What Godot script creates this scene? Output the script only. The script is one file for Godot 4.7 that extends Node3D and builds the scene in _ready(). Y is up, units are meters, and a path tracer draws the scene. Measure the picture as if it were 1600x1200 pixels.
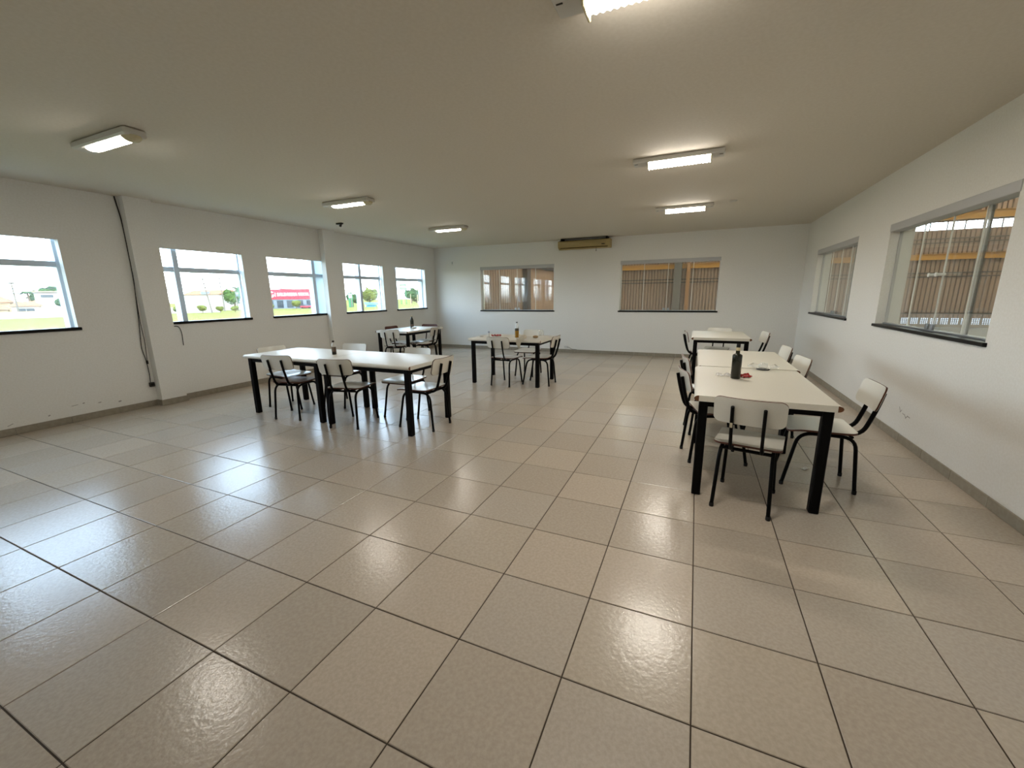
extends Node3D
# A canteen room: tiled floor, white walls, school chairs round laminate tables, windows to the street and to a hangar.
# Plan measures are in floor tiles (one tile pitch = T metres).

const T := 0.455
const XL := -15.0      # left wall, inner face
const XR := 3.95       # right wall, inner face
const ZB := -19.08     # back wall, inner face
const ZF := 6.0        # wall behind the camera
const HC := 5.93       # ceiling height
const WT := 0.46       # thickness of the back and right walls
const GY := -2.4       # street level, metres

var M := {}
var used := {}
var rng := RandomNumberGenerator.new()
var cam: Camera3D

# ---------------------------------------------------------------- helpers
func V(x: float, y: float, z: float) -> Vector3:
	return Vector3(x, y, z) * T

func numbered(called: String) -> String:
	if not used.has(called):
		used[called] = 0
		return called
	used[called] += 1
	return "%s_%03d" % [called, used[called]]

func new_st() -> SurfaceTool:
	var st := SurfaceTool.new()
	st.begin(Mesh.PRIMITIVE_TRIANGLES)
	st.set_smooth_group(-1)
	return st

func tri(st: SurfaceTool, a: Vector3, b: Vector3, c: Vector3) -> void:   # counter-clockwise seen from outside
	st.add_vertex(a); st.add_vertex(c); st.add_vertex(b)

func quad(st: SurfaceTool, a: Vector3, b: Vector3, c: Vector3, d: Vector3) -> void:
	tri(st, a, b, c); tri(st, a, c, d)

func away(st: SurfaceTool, p: Array, from: Vector3) -> void:   # a convex face turned away from a point
	var n: Vector3 = (p[1] - p[0]).cross(p[2] - p[0])
	var mid := Vector3.ZERO
	for v in p: mid += v
	mid /= p.size()
	var turned: Array = p.duplicate()
	if n.dot(mid - from) < 0.0: turned.reverse()
	for i in range(1, turned.size() - 1): tri(st, turned[0], turned[i], turned[i + 1])

func box(st: SurfaceTool, c: Vector3, s: Vector3, turn := Basis()) -> void:
	var h := s * 0.5
	for ax in 3:
		for sg in [-1.0, 1.0]:
			var n := Vector3.ZERO; n[ax] = sg * h[ax]
			var u := Vector3.ZERO; u[(ax + 1) % 3] = h[(ax + 1) % 3]
			var w := Vector3.ZERO; w[(ax + 2) % 3] = h[(ax + 2) % 3]
			away(st, [c + turn * (n - u - w), c + turn * (n + u - w), c + turn * (n + u + w), c + turn * (n - u + w)], c)

func span(st: SurfaceTool, a: Vector3, b: Vector3) -> void:   # box between two corners
	box(st, (a + b) * 0.5, (b - a).abs())

func cbox(st: SurfaceTool, c: Vector3, s: Vector3, bev: float, turn := Basis()) -> void:   # chamfered box
	var h := s * 0.5
	var i := h - Vector3.ONE * bev
	var at = func(sx, sy, sz, ax):
		var v := Vector3(i.x * sx, i.y * sy, i.z * sz)
		if ax == 0: v.x = h.x * sx
		if ax == 1: v.y = h.y * sy
		if ax == 2: v.z = h.z * sz
		return c + turn * v
	for sg in [-1, 1]:
		away(st, [at.call(sg, -1, -1, 0), at.call(sg, 1, -1, 0), at.call(sg, 1, 1, 0), at.call(sg, -1, 1, 0)], c)
		away(st, [at.call(-1, sg, -1, 1), at.call(1, sg, -1, 1), at.call(1, sg, 1, 1), at.call(-1, sg, 1, 1)], c)
		away(st, [at.call(-1, -1, sg, 2), at.call(1, -1, sg, 2), at.call(1, 1, sg, 2), at.call(-1, 1, sg, 2)], c)
		for sh in [-1, 1]:
			away(st, [at.call(sg, sh, -1, 0), at.call(sg, sh, 1, 0), at.call(sg, sh, 1, 1), at.call(sg, sh, -1, 1)], c)
			away(st, [at.call(sg, -1, sh, 0), at.call(sg, 1, sh, 0), at.call(sg, 1, sh, 2), at.call(sg, -1, sh, 2)], c)
			away(st, [at.call(-1, sg, sh, 1), at.call(1, sg, sh, 1), at.call(1, sg, sh, 2), at.call(-1, sg, sh, 2)], c)
			for sk in [-1, 1]:
				away(st, [at.call(sg, sh, sk, 0), at.call(sg, sh, sk, 1), at.call(sg, sh, sk, 2)], c)

func tube(st: SurfaceTool, pts: Array, r, n := 8, squash := Vector2.ONE, hint := Vector3.RIGHT, caps := true) -> void:
	var rings := []
	for k in pts.size():
		var d: Vector3
		if k == 0: d = pts[1] - pts[0]
		elif k == pts.size() - 1: d = pts[k] - pts[k - 1]
		else: d = (pts[k + 1] - pts[k]).normalized() + (pts[k] - pts[k - 1]).normalized()
		d = d.normalized()
		var side := (hint - d * hint.dot(d))
		if side.length() < 0.01: side = d.cross(Vector3(0.3, 0.9, 0.2))
		side = side.normalized()
		var up := d.cross(side).normalized()
		var rr: float = r[k] if r is Array else r
		var ring := []
		for j in n:
			var a := TAU * (j + 0.5) / n
			ring.append(pts[k] + side * cos(a) * rr * squash.x + up * sin(a) * rr * squash.y)
		rings.append(ring)
	st.set_smooth_group(1 if n > 4 else -1)
	for k in pts.size() - 1:
		for j in n:
			var m := (j + 1) % n
			quad(st, rings[k][j], rings[k][m], rings[k + 1][m], rings[k + 1][j])
	st.set_smooth_group(-1)
	if caps:
		for k in [0, pts.size() - 1]:
			away(st, rings[k], pts[1] if k == 0 else pts[k - 1])

func bent(pts: Array, r: float, steps := 5) -> Array:   # round the inner corners of a path
	var out := [pts[0]]
	for k in range(1, pts.size() - 1):
		var a: Vector3 = (pts[k - 1] - pts[k]).normalized()
		var b: Vector3 = (pts[k + 1] - pts[k]).normalized()
		var ra: float = min(r, pts[k].distance_to(pts[k - 1]) * 0.49)
		var rb: float = min(r, pts[k].distance_to(pts[k + 1]) * 0.49)
		for s in steps + 1:
			var t := float(s) / steps
			var p0: Vector3 = pts[k] + a * ra
			var p1: Vector3 = pts[k] + b * rb
			out.append(p0.lerp(pts[k], t).lerp(pts[k].lerp(p1, t), t))
	out.append(pts[-1])
	return out

func lathe(st: SurfaceTool, prof: Array, at: Vector3, n := 20, smooth := true) -> void:   # prof: Vector2(radius, height) from the bottom up
	st.set_smooth_group(1 if smooth else -1)
	for k in prof.size() - 1:
		for j in n:
			var a := TAU * j / n
			var b := TAU * (j + 1) / n
			var p := func(pr: Vector2, ang: float) -> Vector3: return at + Vector3(cos(ang) * pr.x, pr.y, -sin(ang) * pr.x)
			if prof[k].x < 1e-5: tri(st, p.call(prof[k], a), p.call(prof[k + 1], b), p.call(prof[k + 1], a))
			elif prof[k + 1].x < 1e-5: tri(st, p.call(prof[k], a), p.call(prof[k], b), p.call(prof[k + 1], a))
			else: quad(st, p.call(prof[k], a), p.call(prof[k], b), p.call(prof[k + 1], b), p.call(prof[k + 1], a))
	st.set_smooth_group(-1)

func prism(st: SurfaceTool, outline: Array, lift: Vector3, smooth := false) -> void:   # extrude a convex outline of Vector3
	var mid := Vector3.ZERO
	for v in outline: mid += v
	mid = mid / outline.size() + lift * 0.5
	var top := []
	for v in outline: top.append(v + lift)
	away(st, outline, mid); away(st, top, mid)
	st.set_smooth_group(1 if smooth else -1)
	for k in outline.size():
		var m := (k + 1) % outline.size()
		away(st, [outline[k], outline[m], top[m], top[k]], mid)
	st.set_smooth_group(-1)

# A bent sheet of board: slices at u, half-height half[u], bent by off[u]; frame x = along u, y = along the half-heights, z = thickness.
func slab(st: SurfaceTool, us: Array, half: Array, off: Array, thick: float, f: Transform3D, rim := true) -> void:
	var n := us.size()
	var g = func(k: int, sy: float, sz: float) -> Vector3: return f * Vector3(us[k], half[k] * sy, off[k] + thick * 0.5 * sz)
	for k in n - 1:
		st.set_smooth_group(1)
		quad(st, g.call(k, -1, 1), g.call(k + 1, -1, 1), g.call(k + 1, 1, 1), g.call(k, 1, 1))
		st.set_smooth_group(2)
		quad(st, g.call(k, 1, -1), g.call(k + 1, 1, -1), g.call(k + 1, -1, -1), g.call(k, -1, -1))
		if rim:
			st.set_smooth_group(3)
			quad(st, g.call(k, 1, 1), g.call(k + 1, 1, 1), g.call(k + 1, 1, -1), g.call(k, 1, -1))
			st.set_smooth_group(4)
			quad(st, g.call(k, -1, -1), g.call(k + 1, -1, -1), g.call(k + 1, -1, 1), g.call(k, -1, 1))
	st.set_smooth_group(-1)
	if rim:
		quad(st, g.call(0, -1, -1), g.call(0, -1, 1), g.call(0, 1, 1), g.call(0, 1, -1))
		quad(st, g.call(n - 1, -1, 1), g.call(n - 1, -1, -1), g.call(n - 1, 1, -1), g.call(n - 1, 1, 1))

func done(st: SurfaceTool, m: Material) -> Mesh:
	st.generate_normals()
	var me := st.commit()
	me.surface_set_material(0, m)
	return me

func put(called: String, me: Mesh, parent: Node, at := Transform3D()) -> MeshInstance3D:
	var o := MeshInstance3D.new()
	o.mesh = me
	o.name = numbered(called) if parent == self else called
	parent.add_child(o, true)
	o.transform = at
	return o

func obj(called: String, st: SurfaceTool, m: Material, parent: Node = self) -> MeshInstance3D:
	return put(called, done(st, m), parent)

func tag(o: Node, label: String, category: String, group := "") -> Node:
	o.set_meta("label", label); o.set_meta("category", category)
	if group: o.set_meta("group", group)
	return o

func thing(called: String, label: String, category: String, at := Vector3.ZERO, turn := 0.0, group := "") -> Node3D:
	var o := Node3D.new()
	o.name = numbered(called)
	add_child(o)
	o.position = at; o.rotation.y = turn
	tag(o, label, category, group)
	return o

func setting(called: String) -> Node3D:
	var o := Node3D.new()
	o.name = called
	add_child(o)
	o.set_meta("kind", "structure")
	return o

func struct(called: String, st: SurfaceTool, m: Material) -> MeshInstance3D:
	var o := obj(called, st, m)
	o.set_meta("kind", "structure")
	return o

# ---------------------------------------------------------------- materials
func noise_image(size: int, freq: float, octaves: int, sd: int, kind := FastNoiseLite.TYPE_SIMPLEX_SMOOTH) -> Image:
	var n := FastNoiseLite.new()
	n.seed = sd; n.frequency = freq; n.noise_type = kind
	n.fractal_octaves = octaves; n.fractal_gain = 0.55
	return n.get_seamless_image(size, size)

func toned(img: Image, dark: Color, light: Color) -> ImageTexture:
	var out := Image.create(img.get_width(), img.get_height(), false, Image.FORMAT_RGB8)
	for y in img.get_height():
		for x in img.get_width():
			out.set_pixel(x, y, dark.lerp(light, img.get_pixel(x, y).r))
	return ImageTexture.create_from_image(out)

func plain(c: Color, rough := 0.6, metal := 0.0, spec := 0.5) -> StandardMaterial3D:
	var m := StandardMaterial3D.new()
	m.albedo_color = c; m.roughness = rough; m.metallic = metal; m.metallic_specular = spec
	return m

func tri_tex(m: StandardMaterial3D, tex: Texture2D, scale: float, world := true) -> StandardMaterial3D:
	m.albedo_texture = tex
	m.uv1_triplanar = true; m.uv1_world_triplanar = world
	m.uv1_scale = Vector3.ONE * scale
	return m

func bumpy(m: StandardMaterial3D, tex: Texture2D, amount: float) -> StandardMaterial3D:
	m.normal_enabled = true; m.normal_texture = tex; m.normal_scale = amount
	return m

func pane(c: Color, alpha: float) -> StandardMaterial3D:
	var m := plain(Color(c.r, c.g, c.b, alpha), 0.02)
	m.transparency = BaseMaterial3D.TRANSPARENCY_ALPHA
	return m

func glow(c: Color, e: float) -> StandardMaterial3D:
	var m := plain(Color(0.95, 0.95, 0.95), 0.4)
	m.emission_enabled = true; m.emission = c; m.emission_energy_multiplier = e
	return m

func make_materials() -> void:
	var mottle := noise_image(512, 0.02, 5, 3)
	var speck := noise_image(512, 0.09, 3, 8)
	var relief := noise_image(512, 0.035, 5, 21)
	relief.convert(Image.FORMAT_RGBA8)
	relief.bump_map_to_normal_map(2.0)
	var relief_tex := ImageTexture.create_from_image(relief)
	var grainy := toned(mottle, Color(0.90, 0.89, 0.875), Color(1, 1, 1))
	var faint := toned(speck, Color(0.965, 0.96, 0.95), Color(1, 1, 1))
	var veined := toned(noise_image(512, 0.045, 5, 5), Color(0.915, 0.905, 0.89), Color(1, 1, 1))
	for k in 4:
		var c: Color = [Color(0.76, 0.715, 0.655), Color(0.74, 0.695, 0.64), Color(0.775, 0.725, 0.665), Color(0.75, 0.71, 0.66)][k]
		var m := tri_tex(plain(c, 0.21), veined, 1.7 + 0.13 * k)
		m.uv1_offset = Vector3(0.17, 0.31, 0.23) * k
		M["tile%d" % k] = bumpy(m, relief_tex, 0.26)
	M.grout = tri_tex(plain(Color(0.25, 0.21, 0.17), 0.9), faint, 4.0)
	M.skirting = tri_tex(plain(Color(0.60, 0.57, 0.51), 0.45), grainy, 1.7)
	M.wall = bumpy(tri_tex(plain(Color(0.915, 0.91, 0.89), 0.75), faint, 0.9), relief_tex, 0.04)
	M.ceiling = bumpy(tri_tex(plain(Color(0.855, 0.825, 0.77), 0.85), faint, 0.7), relief_tex, 0.04)
	M.laminate = tri_tex(plain(Color(0.87, 0.86, 0.82), 0.22), faint, 3.0, false)
	M.table_top = tri_tex(plain(Color(0.86, 0.845, 0.80), 0.36, 0.0, 0.32), faint, 2.0, false)
	M.ply = tri_tex(plain(Color(0.33, 0.17, 0.10), 0.6), grainy, 7.0, false)
	M.worn_ply = tri_tex(plain(Color(0.42, 0.31, 0.23), 0.45), grainy, 5.0, false)
	M.core = tri_tex(plain(Color(0.50, 0.32, 0.18), 0.85), toned(speck, Color(0.6, 0.55, 0.5), Color(1, 1, 1)), 9.0, false)
	M.black = plain(Color(0.03, 0.03, 0.032), 0.5, 0.0, 0.22)
	M.rubber = plain(Color(0.03, 0.03, 0.03), 0.8)
	M.granite = plain(Color(0.045, 0.045, 0.045), 0.4, 0.0, 0.3)
	M.alu = plain(Color(0.62, 0.64, 0.66), 0.4, 0.7)
	M.alu_white = plain(Color(0.72, 0.72, 0.72), 0.4)
	M.facade = plain(Color(0.80, 0.85, 0.90), 0.4)
	M.cladding = tri_tex(plain(Color(0.93, 0.95, 0.95), 0.5), faint, 2.0)
	M.cladding.backlight_enabled = true; M.cladding.backlight = Color(0.96, 0.98, 1.0)
	M.glass = pane(Color(0.92, 0.97, 0.97), 0.06)
	M.tinted = pane(Color(0.85, 0.88, 0.84), 0.07)
	M.seal = plain(Color(0.90, 0.90, 0.88), 0.3)
	M.lamp_body = plain(Color(0.80, 0.79, 0.76), 0.5)
	M.lamp_glow = glow(Color(1.0, 0.97, 0.93), 17.0)
	M.crystal = plain(Color(0.80, 0.76, 0.62), 0.08)
	M.aged = tri_tex(plain(Color(0.72, 0.64, 0.44), 0.5), faint, 3.0, false)
	M.aged_dark = plain(Color(0.50, 0.43, 0.27), 0.6)
	M.corrugated = tri_tex(plain(Color(0.64, 0.51, 0.43), 0.6), grainy, 0.8)
	M.corrugated_tan = tri_tex(plain(Color(0.72, 0.56, 0.44), 0.6), grainy, 0.6)
	M.yellow = plain(Color(0.76, 0.54, 0.17), 0.35)
	M.steel_brown = plain(Color(0.27, 0.19, 0.15), 0.6)
	M.steel_grey = plain(Color(0.42, 0.38, 0.36), 0.6)
	M.tan_post = plain(Color(0.66, 0.46, 0.28), 0.6)
	M.roof_dark = tri_tex(plain(Color(0.34, 0.30, 0.27), 0.8), grainy, 0.5)
	M.concrete = tri_tex(plain(Color(0.52, 0.50, 0.47), 0.8), grainy, 0.6)
	M.block = plain(Color(0.60, 0.55, 0.50), 0.8)
	var sk := plain(Color(0.95, 0.91, 0.83), 0.5)
	sk.backlight_enabled = true; sk.backlight = Color(1, 0.95, 0.86)
	M.skylight = sk
	M.scuff = plain(Color(0.62, 0.60, 0.58), 0.9)
	M.cable = plain(Color(0.06, 0.055, 0.05), 0.6)
	M.grey_plastic = plain(Color(0.20, 0.19, 0.18), 0.6)
	M.white_plastic = plain(Color(0.82, 0.82, 0.80), 0.4)
	M.olive_glass = plain(Color(0.075, 0.085, 0.03), 0.08)
	M.cream = plain(Color(0.80, 0.74, 0.58), 0.5)
	M.label_paper = plain(Color(0.80, 0.76, 0.66), 0.6)
	M.red_foil = plain(Color(0.62, 0.05, 0.07), 0.35)
	M.wrapper = pane(Color(0.95, 0.95, 0.95), 0.30)
	M.clear = pane(Color(0.95, 0.97, 0.96), 0.16)
	M.oil = plain(Color(0.58, 0.42, 0.10), 0.15)
	M.herbs = plain(Color(0.20, 0.17, 0.04), 0.6)
	M.sauce = plain(Color(0.06, 0.03, 0.02), 0.2)
	M.sauce_label = plain(Color(0.38, 0.31, 0.26), 0.5)
	M.cloth = tri_tex(plain(Color(0.84, 0.81, 0.74), 0.9), grainy, 9.0, false)
	M.paper_tan = plain(Color(0.60, 0.49, 0.34), 0.8)
	M.paper = plain(Color(0.86, 0.85, 0.82), 0.7)
	# street
	M.grass = tri_tex(plain(Color(0.48, 0.455, 0.27), 0.95), toned(mottle, Color(0.72, 0.70, 0.55), Color(1, 1, 1)), 0.09)
	M.render_white = tri_tex(plain(Color(0.74, 0.71, 0.66), 0.9), faint, 0.2)
	M.render_cream = tri_tex(plain(Color(0.66, 0.56, 0.44), 0.9), faint, 0.2)
	M.terracotta = tri_tex(plain(Color(0.62, 0.40, 0.30), 0.9), grainy, 0.4)
	M.dark_glass = plain(Color(0.20, 0.22, 0.24), 0.2)
	M.shop_red = plain(Color(0.80, 0.10, 0.17), 0.5)
	M.shop_grey = plain(Color(0.42, 0.44, 0.46), 0.6)
	M.white_paint = plain(Color(0.93, 0.93, 0.93), 0.5)
	M.pole = plain(Color(0.42, 0.38, 0.33), 0.9)
	M.wire = plain(Color(0.12, 0.12, 0.13), 0.7)
	var leafy := toned(speck, Color(0.55, 0.6, 0.5), Color(1, 1, 1))
	M.leaf = tri_tex(plain(Color(0.34, 0.42, 0.20), 0.9), leafy, 0.5)
	M.leaf_dark = tri_tex(plain(Color(0.27, 0.35, 0.20), 0.9), leafy, 0.5)
	M.leaf_yellow = tri_tex(plain(Color(0.46, 0.46, 0.22), 0.9), leafy, 0.5)
	M.bark = plain(Color(0.42, 0.34, 0.26), 0.9)
	M.green_paint = plain(Color(0.14, 0.42, 0.24), 0.6)
	M.teal_paint = plain(Color(0.14, 0.44, 0.52), 0.5)
	M.asphalt = plain(Color(0.42, 0.41, 0.40), 0.9)
	for k in ["grass", "render_white", "render_cream", "terracotta", "leaf", "leaf_dark", "leaf_yellow", "bark", "asphalt", "pole"]: M[k].metallic_specular = 0.0

# ---------------------------------------------------------------- the room
# A wall in the plane across axis ax (0: x, 2: z) from a to a + thick, with rectangular holes [u0, u1, y0, y1]; all in tiles.
func wall_mesh(st: SurfaceTool, ax: int, a: float, thick: float, u0: float, u1: float, y0: float, y1: float, holes: Array) -> void:
	var us := [u0, u1]
	var ys := [y0, y1]
	for h in holes:
		us.append_array([h[0], h[1]]); ys.append_array([h[2], h[3]])
	us.sort(); ys.sort()
	var P = func(u: float, y: float, d: float) -> Vector3: return V(a + d, y, u) if ax == 0 else V(u, y, a + d)
	var solid = func(i: int, j: int) -> bool:
		if i < 0 or j < 0 or i >= us.size() - 1 or j >= ys.size() - 1: return false
		if us[i + 1] - us[i] < 1e-6 or ys[j + 1] - ys[j] < 1e-6: return true
		var u: float = (us[i] + us[i + 1]) * 0.5
		var y: float = (ys[j] + ys[j + 1]) * 0.5
		for h in holes:
			if u > h[0] and u < h[1] and y > h[2] and y < h[3]: return false
		return true
	for i in us.size() - 1:
		for j in ys.size() - 1:
			if us[i + 1] - us[i] < 1e-6 or ys[j + 1] - ys[j] < 1e-6 or not solid.call(i, j): continue
			var c: Vector3 = P.call((us[i] + us[i + 1]) * 0.5, (ys[j] + ys[j + 1]) * 0.5, thick * 0.5)
			for d in [0.0, thick]:
				away(st, [P.call(us[i], ys[j], d), P.call(us[i + 1], ys[j], d), P.call(us[i + 1], ys[j + 1], d), P.call(us[i], ys[j + 1], d)], c)
			for e in [[i - 1, j, us[i], ys[j], us[i], ys[j + 1]], [i + 1, j, us[i + 1], ys[j], us[i + 1], ys[j + 1]], [i, j - 1, us[i], ys[j], us[i + 1], ys[j]], [i, j + 1, us[i], ys[j + 1], us[i + 1], ys[j + 1]]]:
				if not solid.call(e[0], e[1]):
					away(st, [P.call(e[2], e[3], 0.0), P.call(e[4], e[5], 0.0), P.call(e[4], e[5], thick), P.call(e[2], e[3], thick)], c)

func tile_mesh(w: float, d: float, m: Material) -> Mesh:
	var st := new_st()
	var hw := w * 0.5
	var hd := d * 0.5
	var b := 0.0022
	var y1 := -b
	var y0 := -0.009
	var top := [Vector3(-hw + b, 0, -hd + b), Vector3(-hw + b, 0, hd - b), Vector3(hw - b, 0, hd - b), Vector3(hw - b, 0, -hd + b)]
	var rim := [Vector3(-hw, y1, -hd), Vector3(-hw, y1, hd), Vector3(hw, y1, hd), Vector3(hw, y1, -hd)]
	var low := [Vector3(-hw, y0, -hd), Vector3(-hw, y0, hd), Vector3(hw, y0, hd), Vector3(hw, y0, -hd)]
	var c := Vector3(0, -0.006, 0)
	away(st, top, c)
	for k in 4:
		var n := (k + 1) % 4
		away(st, [top[k], top[n], rim[n], rim[k]], c)
		away(st, [rim[k], rim[n], low[n], low[k]], c)
	return done(st, m)

func in_view(p: Vector3) -> bool:
	var l := cam.transform.affine_inverse() * p
	if l.z > -0.2: return false
	var f := 600.0 / tan(deg_to_rad(cam.fov * 0.5))
	return abs(l.x / -l.z * f) < 860.0 and abs(l.y / -l.z * f) < 660.0

func make_floor() -> void:
	var fl := setting("floor")
	var st := new_st()
	span(st, V(XL - 0.3, 0, ZB - WT) + Vector3(0, -0.15, 0), V(XR + WT, 0, ZF + 0.3) + Vector3(0, -0.0032, 0))
	obj("grout_bed", st, M.grout, fl)
	var full := []
	for k in 4: full.append(tile_mesh(T - 0.0050, T - 0.0050, M["tile%d" % k]))
	var spots := []
	for i in range(-15, 4):
		for j in range(-20, 6):
			var x0 := float(i)
			var x1: float = min(i + 1.0, XR)
			var z0: float = max(float(j), ZB)
			var z1 := j + 1.0
			if z1 - z0 < 0.03: continue
			var c := V((x0 + x1) * 0.5, 0, (z0 + z1) * 0.5)
			spots.append({"c": c, "w": x1 - x0, "d": z1 - z0, "seen": in_view(c), "far": c.distance_to(cam.position), "k": rng.randi() % 4, "dy": rng.randf_range(-0.0006, 0.0), "rx": rng.randf_range(-0.0016, 0.0016), "rz": rng.randf_range(-0.0016, 0.0016)})
	spots.sort_custom(func(a, b): return (a.seen and not b.seen) if a.seen != b.seen else a.far < b.far)
	var rest := []
	for k in 4:
		rest.append(SurfaceTool.new()); rest[k].begin(Mesh.PRIMITIVE_TRIANGLES)
	for n in spots.size():
		var s = spots[n]
		var me: Mesh = full[s.k] if s.w > 0.999 and s.d > 0.999 else tile_mesh(s.w * T - 0.005, s.d * T - 0.005, M["tile%d" % s.k])
		var f := Transform3D(Basis.from_euler(Vector3(s.rx, 0, s.rz)), s.c + Vector3(0, s.dy, 0))
		if n < 296 and s.seen: put("tile", me, fl, f)
		else: rest[s.k].append_from(me, 0, f)
	var whole := ArrayMesh.new()
	for k in 4:
		rest[k].commit(whole)
		whole.surface_set_material(k, M["tile%d" % k])
	var o := put("remaining_tiles", whole, fl)
	o.set_meta("kind", "stuff")

# Skirting tiles along a line of the floor plan, the inner side to the left of a -> b.
func skirting(parent: Node, a: Vector2, b: Vector2, inward: Vector2) -> void:
	var d := (b - a).normalized()
	var len := a.distance_to(b)
	var k := 0.0
	while k < len - 0.02:
		var e: float = min(k + 1.0, len)
		var m := (a + d * (k + e) * 0.5) + inward * 0.014
		var st := new_st()
		var turn := Basis(Vector3.UP, atan2(-d.y, d.x))
		cbox(st, Vector3.ZERO, Vector3((e - k) * T - 0.002, 0.078, 0.0125), 0.0025, turn)
		var o := obj("skirting_tile", st, M.skirting, parent)
		o.position = V(m.x, 0, m.y) + Vector3(0, 0.0395, 0)
		k = e

func sill(parent: Node, a: Vector3, b: Vector3) -> void:
	var st := new_st()
	cbox(st, (a + b) * 0.5, (b - a).abs(), 0.004)
	obj("sill", st, M.granite, parent)

func street_window(n: int, z0: float, z1: float, mullions: Array, frames: Array) -> void:   # z0 > z1, an opening of the left wall with the facade glazing behind
	var w := setting("window_%d" % n)
	var y0 := 2.46
	var y1 := 4.66
	sill(w, V(XL - 0.20, y0 - 0.075, z0 + 0.04), V(XL + 0.05, y0, z1 - 0.06))
	var st := new_st()
	var e0 := z0 + 0.30
	var e1 := z1 - 0.30
	cbox(st, V(XL - 0.33, 4.06, (e0 + e1) * 0.5), V(0.20, 0.14, e0 - e1), 0.003)
	obj("transom", st, M.facade, w)
	for z in mullions:
		st = new_st()
		cbox(st, V(XL - 0.36, 3.5, z), V(0.28, 2.9, 0.15), 0.003)
		obj("mullion", st, M.facade, w)
	for z in frames:
		st = new_st()
		cbox(st, V(XL - 0.26, 3.5, z), V(0.10, 2.6, 0.07), 0.003)
		obj("jamb_profile", st, M.facade, w)
	var cuts := [e0]
	for z in mullions:
		if z < e0 and z > e1: cuts.append(z)
	cuts.append(e1)
	for k in cuts.size() - 1:
		if cuts[k] - cuts[k + 1] < 0.15: continue
		for yy in [[2.25, 4.0], [4.12, 4.9]]:
			st = new_st()
			span(st, V(XL - 0.38, yy[0], cuts[k] - 0.05), V(XL - 0.365, yy[1], cuts[k + 1] + 0.05))
			obj("pane", st, M.glass, w)

# A frameless sliding window of four panes; ax as in wall_mesh, u0 < u1, at the plane a, outwards = direction of the depth.
func hangar_window(n: int, ax: int, a: float, outwards: float, u0: float, u1: float, y0: float, y1: float, with_handle: bool, dark_post: float) -> void:
	var w := setting("window_%d" % n)
	var P = func(u: float, y: float, d: float) -> Vector3: return V(a + outwards * d, y, u) if ax == 0 else V(u, y, a + outwards * d)
	var bx = func(u: float, v: float, ya: float, yb: float, da: float, db: float, bev: float, m: Material, called: String):
		var st := new_st()
		var p: Vector3 = P.call(u, ya, da)
		var q: Vector3 = P.call(v, yb, db)
		if bev > 0.0: cbox(st, (p + q) * 0.5, (q - p).abs(), bev)
		else: box(st, (p + q) * 0.5, (q - p).abs())
		return obj(called, st, m, w)
	bx.call(u0 - 0.06, u1 + 0.06, y0 - 0.065, y0, -0.05, WT - 0.02, 0.004, M.granite, "sill")
	bx.call(u0 - 0.02, u1 + 0.02, y1 - 0.15, y1 + 0.02, -0.012, 0.26, 0.004, M.alu_white, "top_rail")
	bx.call(u0, u1, y0, y0 + 0.03, 0.15, 0.27, 0.002, M.alu, "bottom_track")
	var q := (u1 - u0) / 4.0
	for k in 4:
		var d := 0.185 if k == 0 or k == 3 else 0.225
		bx.call(u0 + q * k - 0.02, u0 + q * (k + 1) + 0.02, y0 + 0.03, y1 - 0.15, d, d + 0.018, 0.0, M.tinted, "pane")
		if k > 0:
			bx.call(u0 + q * k - 0.009, u0 + q * k + 0.009, y0 + 0.03, y1 - 0.15, d - 0.004, d + 0.020, 0.0, M.seal, "edge_seal")
	bx.call(u0, u0 + 0.02, y0, y1 - 0.15, 0.18, 0.24, 0.0, M.alu_white, "side_channel")
	bx.call(u1 - 0.02, u1, y0, y1 - 0.15, 0.18, 0.24, 0.0, M.alu_white, "side_channel")
	if dark_post != 0.0:
		bx.call(dark_post - 0.035, dark_post + 0.02, y0 + 0.03, y1 - 0.15, 0.25, 0.275, 0.002, M.alu_white, "stile")
		bx.call(dark_post + 0.02, dark_post + 0.05, y0 + 0.03, y1 - 0.15, 0.25, 0.275, 0.0, M.rubber, "brush_seal")
	var mid := (u0 + u1) * 0.5
	for s in [-1.0, 1.0]:
		bx.call(mid + s * 0.05, mid + s * 0.15, y0 + 0.03, y0 + 0.14, 0.16, 0.20, 0.002, M.alu, "lock_plate")
	if with_handle:
		for s in [-1.0, 1.0]:
			var st := new_st()
			tube(st, [P.call(mid + s * 0.14, y0 + 1.10, 0.20), P.call(mid + s * 0.14, y0 + 1.10, 0.07)], 0.013, 10, Vector2.ONE, Vector3.UP)
			tube(st, [P.call(mid + s * 0.14, y0 + 1.10, 0.075), P.call(mid + s * 0.14, y0 + 1.10, 0.055)], 0.019, 12, Vector2.ONE, Vector3.UP)
			obj("handle", st, M.seal, w)

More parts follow.
